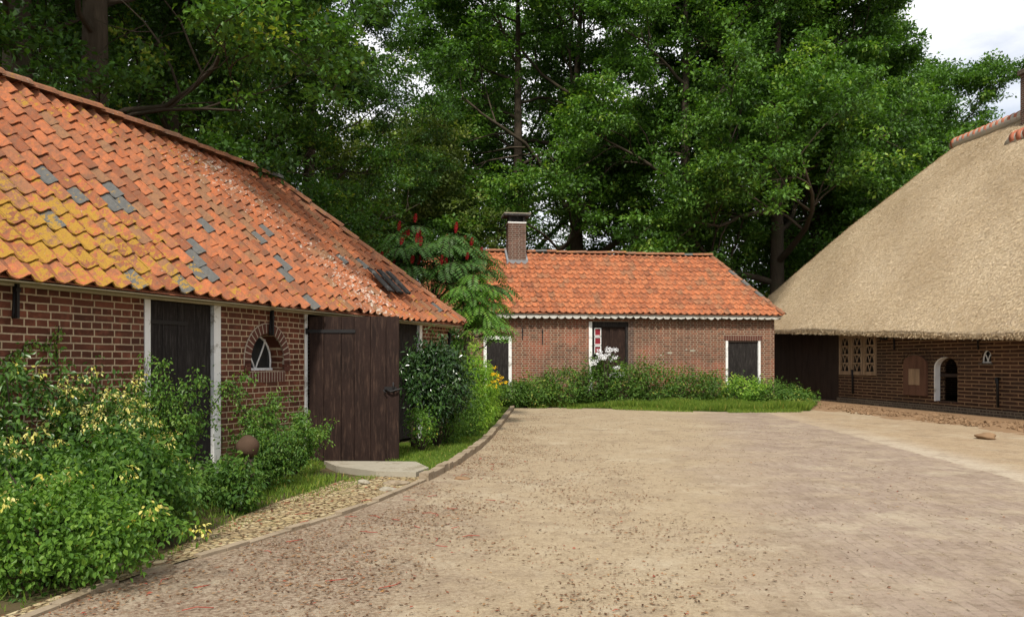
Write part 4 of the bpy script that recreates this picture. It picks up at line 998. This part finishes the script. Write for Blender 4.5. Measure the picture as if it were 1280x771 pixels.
oakD = make_tree('oak_tree', 404, 20, 4.9, .34, G['oak_bright'], .17, 44, .56, 'bright green oak leaning over the slope of the thatched roof', GO, first=.2, nlimb=14, up=.45)
oakD.location = (14.6, 38.5, 0)
dup(oakD, (17.2, 44, 0), 2.6, (.85, .85, .98), 'bright green oak one row further back above the thatched roof')
oakE = make_tree('oak_tree', 505, 16.8, 4.8, .26, G['oak'], .16, 44, .5, 'open-crowned tree with visible fanning branches above the thatch ridge', GO, first=.2, nlimb=11, up=.75, lean=(2.0, 0), keep=.9)
oakE.location = (21.3, 42, 0)
dup(oakB, (.3, 40, 0), 3.1, (1.15, 1.15, 1.05), 'tall oak behind the spreading oak, left of the chimney')
dup(oakD, (19.3, 47, 0), 1.1, (.9, .9, .88), 'bright green oak furthest right, low behind the thatch ridge')
dup(oakA, (.2, 50, 0), 4.0, (1.15, 1.15, 1.1), 'distant oak filling the view above the cottage chimney')
dup(oakE, (20.4, 45, 0), .5, (1.12, 1.12, 1.10), 'open tree joining the bright oaks to the sky above the thatched slope')
# pale far wood, a mass of crowns
rng = np.random.default_rng(77); C = []
for k in range(46):
    X = rng.uniform(-46, 48); Y = rng.uniform(54, 66); h = rng.uniform(4.5, 8) * (1.0 if X < 12 else 1.15)
    m_ = 120; th = rng.random((m_, 3)) * 2 - 1; th = th[np.linalg.norm(th, axis=1) < 1]
    C.append(th * np.array([3.6, 2.5, h / 2]) + np.array([X, Y, h / 2 + .2]))
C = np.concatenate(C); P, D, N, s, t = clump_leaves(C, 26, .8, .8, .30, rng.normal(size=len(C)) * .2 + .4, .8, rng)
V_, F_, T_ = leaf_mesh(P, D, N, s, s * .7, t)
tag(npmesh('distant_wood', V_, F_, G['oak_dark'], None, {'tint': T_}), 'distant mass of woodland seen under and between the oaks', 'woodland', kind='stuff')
# pale birch-like tree in the gap
bt_ = make_tree('birch_tree', 606, 12.5, 4.2, .16, G['pale'], .16, 34, .5, 'pale yellowish birch in the gap behind the barn hip', None, first=.3, nlimb=12, up=.5)
bt_.location = (-5.2, 36, 0)
dup(bt_, (-9.0, 39, 0), 2, .95, 'second pale birch, partly hidden by the dark oak boughs')

# ================================================================== SHRUBS
def shrub(name, loc, rx, ry, h, n, per, size, mat, label, cat='shrub', stems=7, zc=None, fine=True, rad=.11, seed=None, up=.7, tint=.45, spread=.16, extra=None, group=None, shell=.55, asp=.55, low=.0, stem_r=.012):
    rng = np.random.default_rng(seed if seed is not None else abs(hash((round(loc[0], 3), round(loc[1], 3)))) % 9999)
    root = empty(name, loc); tag(root, label, cat, group)
    d = unit(rng.normal(size=(n, 3))); r = shell + (1 - shell) * rng.random((n, 1)) ** .7
    lump = 1 + .16 * np.sin(3 * d[:, :1] * 2 + loc[0] * 7) * np.sin(4 * d[:, 1:2] + loc[1] * 3) + .1 * rng.normal(size=(n, 1))
    zc_ = (h + low) / 2 if zc is None else zc
    wild_ = rng.random((n, 1)) < .14; lump = np.where(wild_ & (d[:, 2:3] > -.1), lump * rng.uniform(1.1, 1.5, (n, 1)), lump)
    C = d * r * lump * np.array([rx, ry, (h - low) / 2]) + np.array([0, 0, zc_]); C[:, 2] = np.maximum(C[:, 2], .04)
    outw = d * np.array([1, 1, .4]); outw[:, 2] += .15
    ct = rng.normal(size=n) * spread + tint
    P, D, N, s, t = clump_leaves(C, per, rad, .8, size, ct, up, rng, outw)
    P[:, 2] = np.maximum(P[:, 2], .015)
    V, F, T = leaf_mesh(P, D, N, s, s * asp, t, fine)
    npmesh('foliage', V, F, mat, root, {'tint': T})
    if extra:     # a second kind of leaf tip: (material, share, tint, size)
        em, es, et, sz = extra; sel = C[(rng.random(n) < es) & (d[:, 2] > -.25)]
        P, D, N, s, t = clump_leaves(sel + unit(sel - np.array([0, 0, zc_])) * .05, int(per * 1.4), rad * .6, .8, sz, np.full(len(sel), et), up, rng)
        V, F, T = leaf_mesh(P, D, N, s, s * asp, t, fine); npmesh('pale_tips', V, F, em, root, {'tint': T})
    if stems:
        mb = MB()
        for k in range(stems):
            e = C[rng.integers(n)]; mb.tube([(e[0] * .08, e[1] * .08, -.02), (e[0] * .35 + rng.normal() * .02, e[1] * .35, e[2] * .45), (e[0] * .75, e[1] * .75, e[2] * .85), tuple(e)], [stem_r, stem_r * .8, stem_r * .5, stem_r * .3], 5)
        mb.build('stems', M['bark'], root)
    return root
def gp(px, Y): p = at(px, Y); return (p.x, p.y, 0)
GB = 'shrubs in the bed along the left barn'
shrub('euonymus_shrub', gp(22, 6.35), .50, .42, 1.36, 300, 15, .050, G['euon'], 'glossy green evergreen shrub against the barn wall at the left edge', group=GB, seed=1, extra=(G['varieg'], .10, .5, .034))
shrub('euonymus_shrub', gp(118, 6.75), .46, .36, 1.18, 300, 15, .045, G['euon'], 'variegated shrub with many cream-yellow shoots left of the closed barn door', group=GB, seed=2, extra=(G['varieg'], .6, .74, .030))
shrub('euonymus_shrub', gp(168, 7.0), .32, .28, .90, 170, 14, .042, G['rose'], 'yellow-tipped shrub in front of the closed barn door foot', group=GB, seed=3, extra=(G['varieg'], .55, .66, .030))
shrub('leafy_bush', gp(140, 5.75), .56, .52, .80, 500, 17, .048, G['bush'], 'wide dark green bush spilling to the path edge', group=GB, seed=4, asp=.62)
shrub('leafy_bush', gp(70, 4.75), .62, .42, .62, 480, 18, .036, G['bush_lt'], 'low light green bush at the bottom left corner', group=GB, seed=5, asp=.6, extra=(G['varieg'], .02, .6, .026))
shrub('leafy_bush', gp(-15, 5.3), .46, .4, .80, 240, 16, .050, G['bush'], 'dark bush with cream shoots cut by the left picture edge', group=GB, seed=6, extra=(G['varieg'], .2, .75, .034))
shrub('leafy_bush', gp(200, 6.7), .30, .26, .42, 170, 15, .045, G['hedge'], 'mid green weedy bush right of the wide dark bush', group=GB, seed=7)
shrub('leafy_bush', gp(262, 7.4), .34, .26, .38, 130, 14, .04, G['hedge'], 'low weedy clump below the closed barn door', group=GB, seed=8)

def rose(name, loc, canes, label, seed, mat=G['rose'], size=.035, width=.5, h=1.3, leafn=26, group=GB):
    """arching thin canes with leaves set along them"""
    rng = np.random.default_rng(seed); root = empty(name, loc); tag(root, label, 'shrub', group); mb = MB(); C = []
    for k in range(canes):
        a = rng.random() * 6.28; w = width * rng.uniform(.4, 1); hh = h * rng.uniform(.55, 1.0)
        p = [Vector((0, 0, 0))]
        for t in np.linspace(.12, 1, 9):
            p.append(Vector((math.cos(a) * w * t ** 1.5 + rng.normal() * .02, math.sin(a) * w * t ** 1.5 * .6 + rng.normal() * .02, hh * (1.25 * t - .32 * t * t))))
        mb.tube(p, list(np.linspace(.009, .003, len(p))), 5)
        for q in range(3, len(p)):
            for s_ in range(3):
                e = p[q] + Vector(rng.normal(size=3)) * .075; mb.tube([p[q - 1], e], .002, 3, cap=False); C.append(tuple(e)); C.append(tuple(p[q].lerp(e, .5)))
    mb.build('canes', M['bark'], root); C = np.array(C)
    P, D, N, s, t = clump_leaves(C, leafn // 3, .075, .7, size, rng.normal(size=len(C)) * .2 + .5, .8, rng)
    V, F, T = leaf_mesh(P, D, N, s, s * .6, t, True); npmesh('foliage', V, F, mat, root, {'tint': T}); return root
rose('rose_bush', gp(212, 7.75), 12, 'tall airy rose with arching canes across the closed barn door', 31, h=1.36, width=.74, leafn=26)
rose('rose_bush', gp(172, 7.5), 7, 'thin climbing rose against the left post of the closed barn door', 36, h=1.45, width=.3)
rose('rose_bush', gp(322, 9.1), 7, 'tall airy rose in front of the brick wall below the arched window', 32, h=1.25, width=.42, leafn=22)
rose('rose_bush', gp(368, 8.9), 11, 'loose leafy shrub growing at the foot of the open brown door', 33, h=.82, width=.55, leafn=34)
rose('rose_bush', gp(335, 8.2), 10, 'low loose shrub right of the round stone ball', 34, h=.66, width=.35, leafn=34, mat=G['bush'])
shrub('holly_bush', gp(296, 7.0), .20, .18, .50, 130, 15, .040, G['bush'], 'small upright dark leaved bush in front of the round stone ball', group=GB, seed=9)
# climber on the brickwork
rng = np.random.default_rng(41); cl = empty('climbing_plant', (0, 0, 0)); tag(cl, 'thin climbing stem with small leaves hooked on the brick wall', 'climber')
mb = MB(); C = []
for path in ([(73, 470), (72, 450), (70, 435), (72, 420), (74, 407)], [(22, 470), (24, 450), (30, 433), (42, 428), (58, 432), (66, 430)], [(8, 470), (12, 450), (16, 440)]):
    pts = []
    for px, py in path:
        x, z = LF.hit(px, py, -.05); pts.append(LF.w(x, -.05, z))
    b_ = pts[0].copy(); b_.z = .3; mb.tube([b_] + pts, .005, 5); C += [tuple(a.lerp(b, t)) for a, b in zip(pts, pts[1:]) for t in (0, .35, .7)]
mb.build('stem', M['bark'], cl); C = np.array(C); P, D, N, s, t = clump_leaves(C, 7, .05, 1, .035, np.full(len(C), .7), .5, rng)
V, F, T = leaf_mesh(P, D, N, s, s * .6, t, True); npmesh('foliage', V, F, G['rose'], cl, {'tint': T})

# clipped laurel on a stem
lr = shrub('laurel_tree', gp(545, 12.3), .50, .45, 1.64, 520, 15, .075, G['laurel'], 'glossy dark rounded laurel on a short stem beside the open door', 'tree', stems=9, low=.42, seed=12, rad=.10, asp=.45, shell=.5)
mb = MB(); mb.tube([(-.33, -.12, 0), (-.34, -.12, .4), (-.28, -.08, .8)], [.045, .04, .035], 8); mb.tube([(.04, .05, 0), (.02, .04, .4), (.03, 0, .8)], [.03, .028, .02], 8); mb.build('trunk', M['bark'], lr)
shrub('young_shrub', gp(526, 11.7), .20, .18, .72, 90, 12, .042, G['bush_lt'], 'small light green shrub under the dark laurel', seed=13, low=.1)
shrub('young_shrub', gp(556, 12.6), .30, .25, .62, 110, 12, .045, G['hedge'], 'low green shrub filling the shade right under the laurel', seed=14)
# goldenrod clump
gr = shrub('goldenrod_clump', gp(592, 15.2), .42, .35, 1.52, 420, 14, .075, G['gold'], 'tall bright green perennial clump with yellow flower heads near the kerb bend', 'plant', stems=16, seed=15, rad=.10, asp=.24, up=.3, stem_r=.008)
rng = np.random.default_rng(3); C = np.array([(.42 + rng.normal() * .06, -.2 + rng.normal() * .1, 1.0 + rng.normal() * .12) for _ in range(12)]); P, D, N, s, t = clump_leaves(C, 26, .05, .6, .025, np.full(len(C), .6), .9, rng)
V, F, T = leaf_mesh(P, D, N, s, s * .9, t); npmesh('flower_heads', V, F, G['yellow'], gr, {'tint': T})
shrub('perennial_clump', gp(577, 14.0), .34, .3, .95, 200, 14, .06, G['hedge'], 'bushy green perennials between the laurel and the yellow flowers', 'plant', seed=16, asp=.35)
shrub('perennial_clump', gp(603, 17.3), .40, .35, .95, 200, 12, .06, G['gold'], 'bright green leafy clump just beyond the yellow flowers', 'plant', seed=17, asp=.3)
# undergrowth before the cottage
GU = 'bushes growing along the cottage front'
ub = [(640, 23.2, .7, .62, 'first bush from the left along the cottage, right of its white-framed black door', 'hedge'),
      (668, 23.0, .75, .74, 'low bush under the iron wall tie of the cottage', 'hedge'), (702, 23.0, .8, .98, 'leafy bush half way between the black door and the cottage window', 'hedge'),
      (742, 22.8, .75, .95, 'bush in front of the white window post', 'bush'), (775, 22.7, .85, 1.08, 'tall bush under the cottage window with its white flowers', 'hedge'),
      (812, 22.8, .9, 1.12, 'tallest bush, just right of the cottage window', 'hedge'), (852, 22.7, .9, .95, 'bush below the pale plaster patches', 'hedge'),
      (893, 22.6, .9, .85, 'bush left of the narrow door at the right end', 'hedge'), (930, 22.3, .9, .74, 'feathery bush in front of the narrow right door', 'gold'),
      (965, 22.2, .85, .62, 'low bush at the right corner of the cottage', 'hedge'), (995, 22.6, .55, .42, 'last and lowest bush, on the sand beyond the cottage corner', 'hedge')]
for i, (px, Y, r_, h_, lab, mt) in enumerate(ub):
    Y = 23.25 + (px - 640) / 328 * 1.1 - (.9 if px > 985 else 0)
    shrub('undergrowth_bush', gp(px, Y), r_ * .9, .5, h_ * 1.22, 220, 12, .085, G[mt], lab, seed=60 + i, rad=.17, fine=False, group=GU, stems=8, asp=.45, spread=.24)
# white hydrangea heads
hy = empty('flowering_shrub', gp(757, 23.3)); tag(hy, 'shrub with clusters of white flowers in front of the cottage window', 'shrub')
rng = np.random.default_rng(8); C = np.array([(rng.normal() * .2, rng.normal() * .1, 1.5 + rng.normal() * .13) for _ in range(14)]); P, D, N, s, t = clump_leaves(C, 60, .09, .8, .045, np.full(len(C), .6), .8, rng)
V, F, T = leaf_mesh(P, D, N, s, s * .95, t); npmesh('flowers', V, F, G['whiteflower'], hy, {'tint': T})
C2 = np.array([(rng.normal() * .3, rng.normal() * .15, rng.uniform(.3, 1.5)) for _ in range(60)]); P, D, N, s, t = clump_leaves(C2, 14, .14, .8, .09, np.full(len(C2), .5), .8, rng)
V, F, T = leaf_mesh(P, D, N, s, s * .55, t); npmesh('foliage', V, F, G['hedge'], hy, {'tint': T})
mb = MB()
for c in C[:10]: mb.tube([(c[0] * .2, c[1] * .2, 0), (c[0] * .6, c[1], c[2] * .6), tuple(c)], .008, 4)
mb.build('stems', M['bark'], hy)

# ------------------------------------------------------------------ sumac trees
def sumac(loc, seed, h, spread, ntips, leafl, mat, label, fruit=0, canopy_c=(0, 0), flatten=.35, lean=(0, 0)):
    rng = np.random.default_rng(seed); root = empty('sumac_tree', loc); tag(root, label, 'tree', 'sumac trees between barn and cottage')
    mb = MB(); tips = []
    for k in range(ntips):
        a = rng.random() * 6.28; rr = math.sqrt(rng.random()); x = canopy_c[0] + math.cos(a) * spread * rr; y = canopy_c[1] + math.sin(a) * spread * rr * .7
        z = h * (1 - flatten * rr ** 2) - rng.random() ** 1.5 * h * .26; tips.append(Vector((x, y, z)))
    forks = [Vector((canopy_c[0] * .6 + rng.normal() * spread * .35, canopy_c[1] * .6 + rng.normal() * .2, h * rng.uniform(.45, .62))) for _ in range(6)]
    for f in forks: mb.tube([(0, 0, 0), (f.x * .3 + .06, f.y * .3, f.z * .45), (f.x * .75, f.y * .75, f.z * .85), tuple(f)], [.045, .04, .03, .024], 7)
    Ps = []; Ds = []; Ns = []; Ss = []; Ts = []
    for tp in tips:
        f = min(forks, key=lambda q: (q - tp).length); mid = f.lerp(tp, .5) + Vector((0, 0, -.08)); mb.tube([tuple(f), tuple(mid), tuple(tp)], [.02, .014, .009], 5)
        nl = rng.integers(8, 12); a0 = rng.random() * 6
        tone = rng.normal() * .16 + .45
        for q in range(nl):
            a = a0 + q * 2.4; el = rng.uniform(.1, .6); d0 = Vector((math.cos(a), math.sin(a), el)).normalized(); ll = leafl * rng.uniform(.75, 1.15); p = tp.copy(); nn = 9; d = d0.copy(); pl = [tuple(p)]
            for s in range(nn):
                d = (d + Vector((0, 0, -.16))).normalized(); p = p + d * ll / nn; pl.append(tuple(p))
                if s == 0: continue
                side = d.cross(Vector((0, 0, 1))).normalized(); upn = side.cross(d); lf = ll * .27 * math.sin(math.pi * (s + 1.2) / (nn + 2.5))
                for sg in (-1, 1):
                    Ps.append(tuple(p)); Ds.append(tuple(side * sg * .9 + d * .45 + Vector((0, 0, -.22)))); Ns.append(tuple(upn + Vector(rng.normal(size=3)) * .12)); Ss.append(lf); Ts.append(min(1, max(0, tone + rng.normal() * .12)))
            mb.tube(pl[::3], .004, 3, cap=False)
    mb.build('trunk', M['bark'], root)
    V, F, T = leaf_mesh(np.array(Ps), np.array(Ds), np.array(Ns), np.array(Ss), np.array(Ss) * .30, np.array(Ts)); npmesh('crown', V, F, mat, root, {'tint': T})
    top_t = sorted(tips, key=lambda q: -q.z + .5 * q.y)[:fruit * 2]; rng.shuffle(top_t)
    for q in top_t[:fruit]:
        q = Vector(q); n = 170; tt = rng.random(n); an = rng.random(n) * 6.28; r_ = .032 * np.sin(np.pi * (tt * .86 + .1)) + .004; hh = .22 * rng.uniform(.7, 1.1)
        Pp = np.stack([q.x + np.cos(an) * r_ + tt * .03, q.y + np.sin(an) * r_, q.z + .10 + tt * hh], 1); Dd = np.stack([np.cos(an), np.sin(an), np.full(n, 1.6)], 1); Nn = np.stack([np.cos(an), np.sin(an), np.full(n, -.2)], 1)
        V, F, T = leaf_mesh(Pp, Dd, Nn, .022, .02, rng.random(n)); npmesh('fruit_spike', V, F, G['red'], root, {'tint': T})
    return root
sumac(gp(568, 18.6), 51, 4.5, 1.65, 100, .62, G['sumac'], 'broad dark sumac carrying upright red fruit spikes behind the barn corner', 26, (-.62, 0), .26)
sumac(gp(574, 16.6), 52, 3.25, .50, 24, .50, G['sumac_lt'], 'smaller light green sumac in front, leaning towards the cottage roof', 0, (.36, 0), .3)
sumac(gp(545, 17.4), 53, 3.0, .7, 26, .5, G['sumac'], 'low dark sumac squeezed behind the barn hip', 0, (-.2, .2), .4)

# ================================================================== GRASS AND LITTER
def poly_sample(poly, n, rng):
    P = np.array(poly); lo, hi = P.min(0), P.max(0); outp = []
    while sum(len(a) for a in outp) < n:
        q = rng.uniform(lo, hi, (n * 2, 2)); ins = np.zeros(len(q), bool); j = len(P) - 1
        for i in range(len(P)):
            c = ((P[i, 1] > q[:, 1]) != (P[j, 1] > q[:, 1])) & (q[:, 0] < (P[j, 0] - P[i, 0]) * (q[:, 1] - P[i, 1]) / (P[j, 1] - P[i, 1] + 1e-12) + P[i, 0]); ins ^= c; j = i
        outp.append(q[ins])
    return np.concatenate(outp)[:n]
def grass(name, poly, n, h, w, seed, label, thin=None):
    rng = np.random.default_rng(seed); q = poly_sample(poly, n, rng)
    if thin is not None: q = q[thin(q, rng)]
    n = len(q); P = np.concatenate([q, np.full((n, 1), .0)], 1); pat = .6 + .4 * np.sin(q[:, 0] * 2.3) * np.sin(q[:, 1] * 1.9 + q[:, 0])
    D = rng.normal(size=(n, 3)) * .38; D[:, 2] = 1; N = rng.normal(size=(n, 3)); N[:, 2] = .3
    ln = h * rng.uniform(.35, 1.2, n) * (.30 + .85 * pat); t = np.clip(rng.normal(size=n) * .22 + .45 + .1 * (pat - .6), 0, 1)
    V, F, T = leaf_mesh(P, D, N, ln, w, t); return tag(npmesh(name, V, F, G['grass'], None, {'tint': T}), label, 'grass', kind='stuff')
ks = [ground(x, y) for x, y in kerb_px]
lawn = [(p.x - .08, p.y) for p in ks[1:8]] + [(-1.5, 9.9), tuple(LF.w(d2a + 1.6, -.15, 0).xy), tuple(LF.w(LW, -.1, 0).xy), (-1.2, 18), (-1.3, 22), (-.3, 23)]
sheet('lawn_ground', lawn, .003, mat_plain('lawn_soil', (.07, .11, .025), .95, .4, 3, .1, .8))
grass('lawn_grass', lawn, 42000, .085, .008, 1, 'short bright grass between the curved kerb and the barn')
bedpoly = [tuple(p.xy) for p in bed[1:]] + [tuple(LF.w(s_, -.05, 0).xy) for s_ in (0, 4, d2a)]
slab_lo, slab_hi = ground(400, 596), ground(540, 580)
def thinb(q, rng): return ~((q[:, 0] > slab_lo.x - .1) & (q[:, 1] > slab_lo.y - .15)) & (rng.random(len(q)) < np.clip((q[:, 1] - 5.6) / 2.4, .15, 1))
grass('bed_grass', bedpoly, 26000, .10, .009, 2, 'rough green grass in the bed below the barn wall', thinb)
pe = [tuple(p.xy) for p in reversed(bed[2:-1])] 
pathw = [tuple(p.xy) for p in bed[1:-1]] + [tuple((p + (q - p) * .35).xy) for p, q in zip(reversed(bed[1:-1]), reversed([min(kerb, key=lambda k_: (k_ - b_).length) for b_ in bed[1:-1]]))]
grass('path_weeds', pathw, 3800, .05, .008, 3, 'sparse weeds creeping over the cobbled path edge', lambda q, rng: rng.random(len(q)) < .2 + .8 * (np.sin(q[:, 0] * 5) * np.sin(q[:, 1] * 4) > .2))
strip = [(p.x, p.y) for p in far_edge[::-1]] + [(8.9, 23.6), tuple(CF.w(CL + .3, -.1, 0).xy), tuple(CF.w(1.0, -.1, 0).xy), (-.6, 22.9)]
sheet('verge_ground', strip, .014, mat_plain('verge_soil', (.08, .12, .03), .95, .4, 3, .1, .8))
grass('verge_grass', strip, 90000, .27, .016, 4, 'strip of short grass between the yard and the cottage bushes')
fe = [tuple((p + Vector((0, -.55, 0))).xy) for p in far_edge[::-1]] + [tuple((p + Vector((0, .1, 0))).xy) for p in far_edge]
grass('edge_tufts', fe, 9000, .12, .014, 6, 'ragged tufts of grass creeping from the cottage verge onto the yard', lambda q, rng: (np.sin(q[:, 0] * 3.3) * np.sin(q[:, 0] * 1.31 + 1) > -.1) & (rng.random(len(q)) < .7))
# leaf crumbs and bits over the yard
rng = np.random.default_rng(12)
def litter(name, poly, n, size, seed, label, dens=None):
    rng = np.random.default_rng(seed); q = poly_sample(poly, n, rng)
    if dens is not None: q = q[rng.random(len(q)) < dens(q)]
    n = len(q); P = np.concatenate([q, np.full((n, 1), .012)], 1); P[:, 2] += rng.random(n) * .008; a = rng.random(n) * 6.28
    D = np.stack([np.cos(a), np.sin(a), rng.normal(size=n) * .12], 1); N = rng.normal(size=(n, 3)) * .25; N[:, 2] = 1
    ln = size * rng.uniform(.3, 1.0, n) ** 1.6 * 1.4 + .004; t = rng.random(n)
    V, F, T = leaf_mesh(P, D, N, ln, ln * rng.uniform(.15, .55, n), t); return tag(npmesh(name, V, F, G['litter'], None, {'tint': T}), label, 'litter', kind='stuff')
yl = [(p.x + .05, p.y) for p in kerb[2:]] + [(-2.0, 3.2), (3.4, 3.2), (4.5, 8), (6, 16), (1.5, 22)]
litter('leaf_litter', yl, 150000, .025, 1, 'brown and reddish leaf crumbs spread over the left half of the yard', lambda q: np.clip(1.2 - (q[:, 0] + .06 * q[:, 1] + .9) * .34, .05, 1) * np.clip(.55 + .9 * np.sin(q[:, 0] * 3.1 + 1.3 * np.sin(q[:, 1] * 2.2)) * np.sin(q[:, 1] * 1.7 + q[:, 0]), .12, 1))
litter('path_litter', [tuple(p.xy) for p in kk] + [tuple(p.xy) for p in reversed(bed)], 2600, .04, 2, 'dry leaf crumbs on the cobbled path')
# red fallen stalks
mb = MB(); rng = np.random.default_rng(4)
for k in range(60):
    Y = rng.uniform(4.2, 11); px = rng.uniform(330, 620) if Y > 6 else rng.uniform(150, 560); p = at(px, Y, .018)
    if px < 560 and Y > 8: continue
    a = rng.random() * 6.28; l = rng.uniform(.03, .10); mb.tube([p, p + Vector((math.cos(a) * l, math.sin(a) * l, .004)), p + Vector((math.cos(a + .3) * l * 1.7, math.sin(a + .3) * l * 1.7, 0))], .0028, 4)
tag(mb.build('fallen_stalks', mat_plain('red_stalk', (.30, .06, .04), .7, .3, 9)), 'thin red leaf stalks lying over the gravel', 'stalks', kind='stuff')
# pebbles
n = 2600; Vc = []; Fc = []; q = poly_sample(yl, n, rng)
for i in range(n):
    s = .004 + .009 * rng.random() ** 2; A_ = np.array(Matrix.Rotation(rng.random() * 6, 3, 'Z'))
    Vc.append((cube * rng.uniform(.5, 1, (8, 3)) * s * [1, 1, .6]) @ A_.T + [q[i, 0], q[i, 1], .010]); Fc.append(cf + i * 8)
tag(npmesh('gravel', np.concatenate(Vc), np.concatenate(Fc), M['sandstone']), 'small pebbles scattered over the sandy yard', 'gravel', kind='stuff')
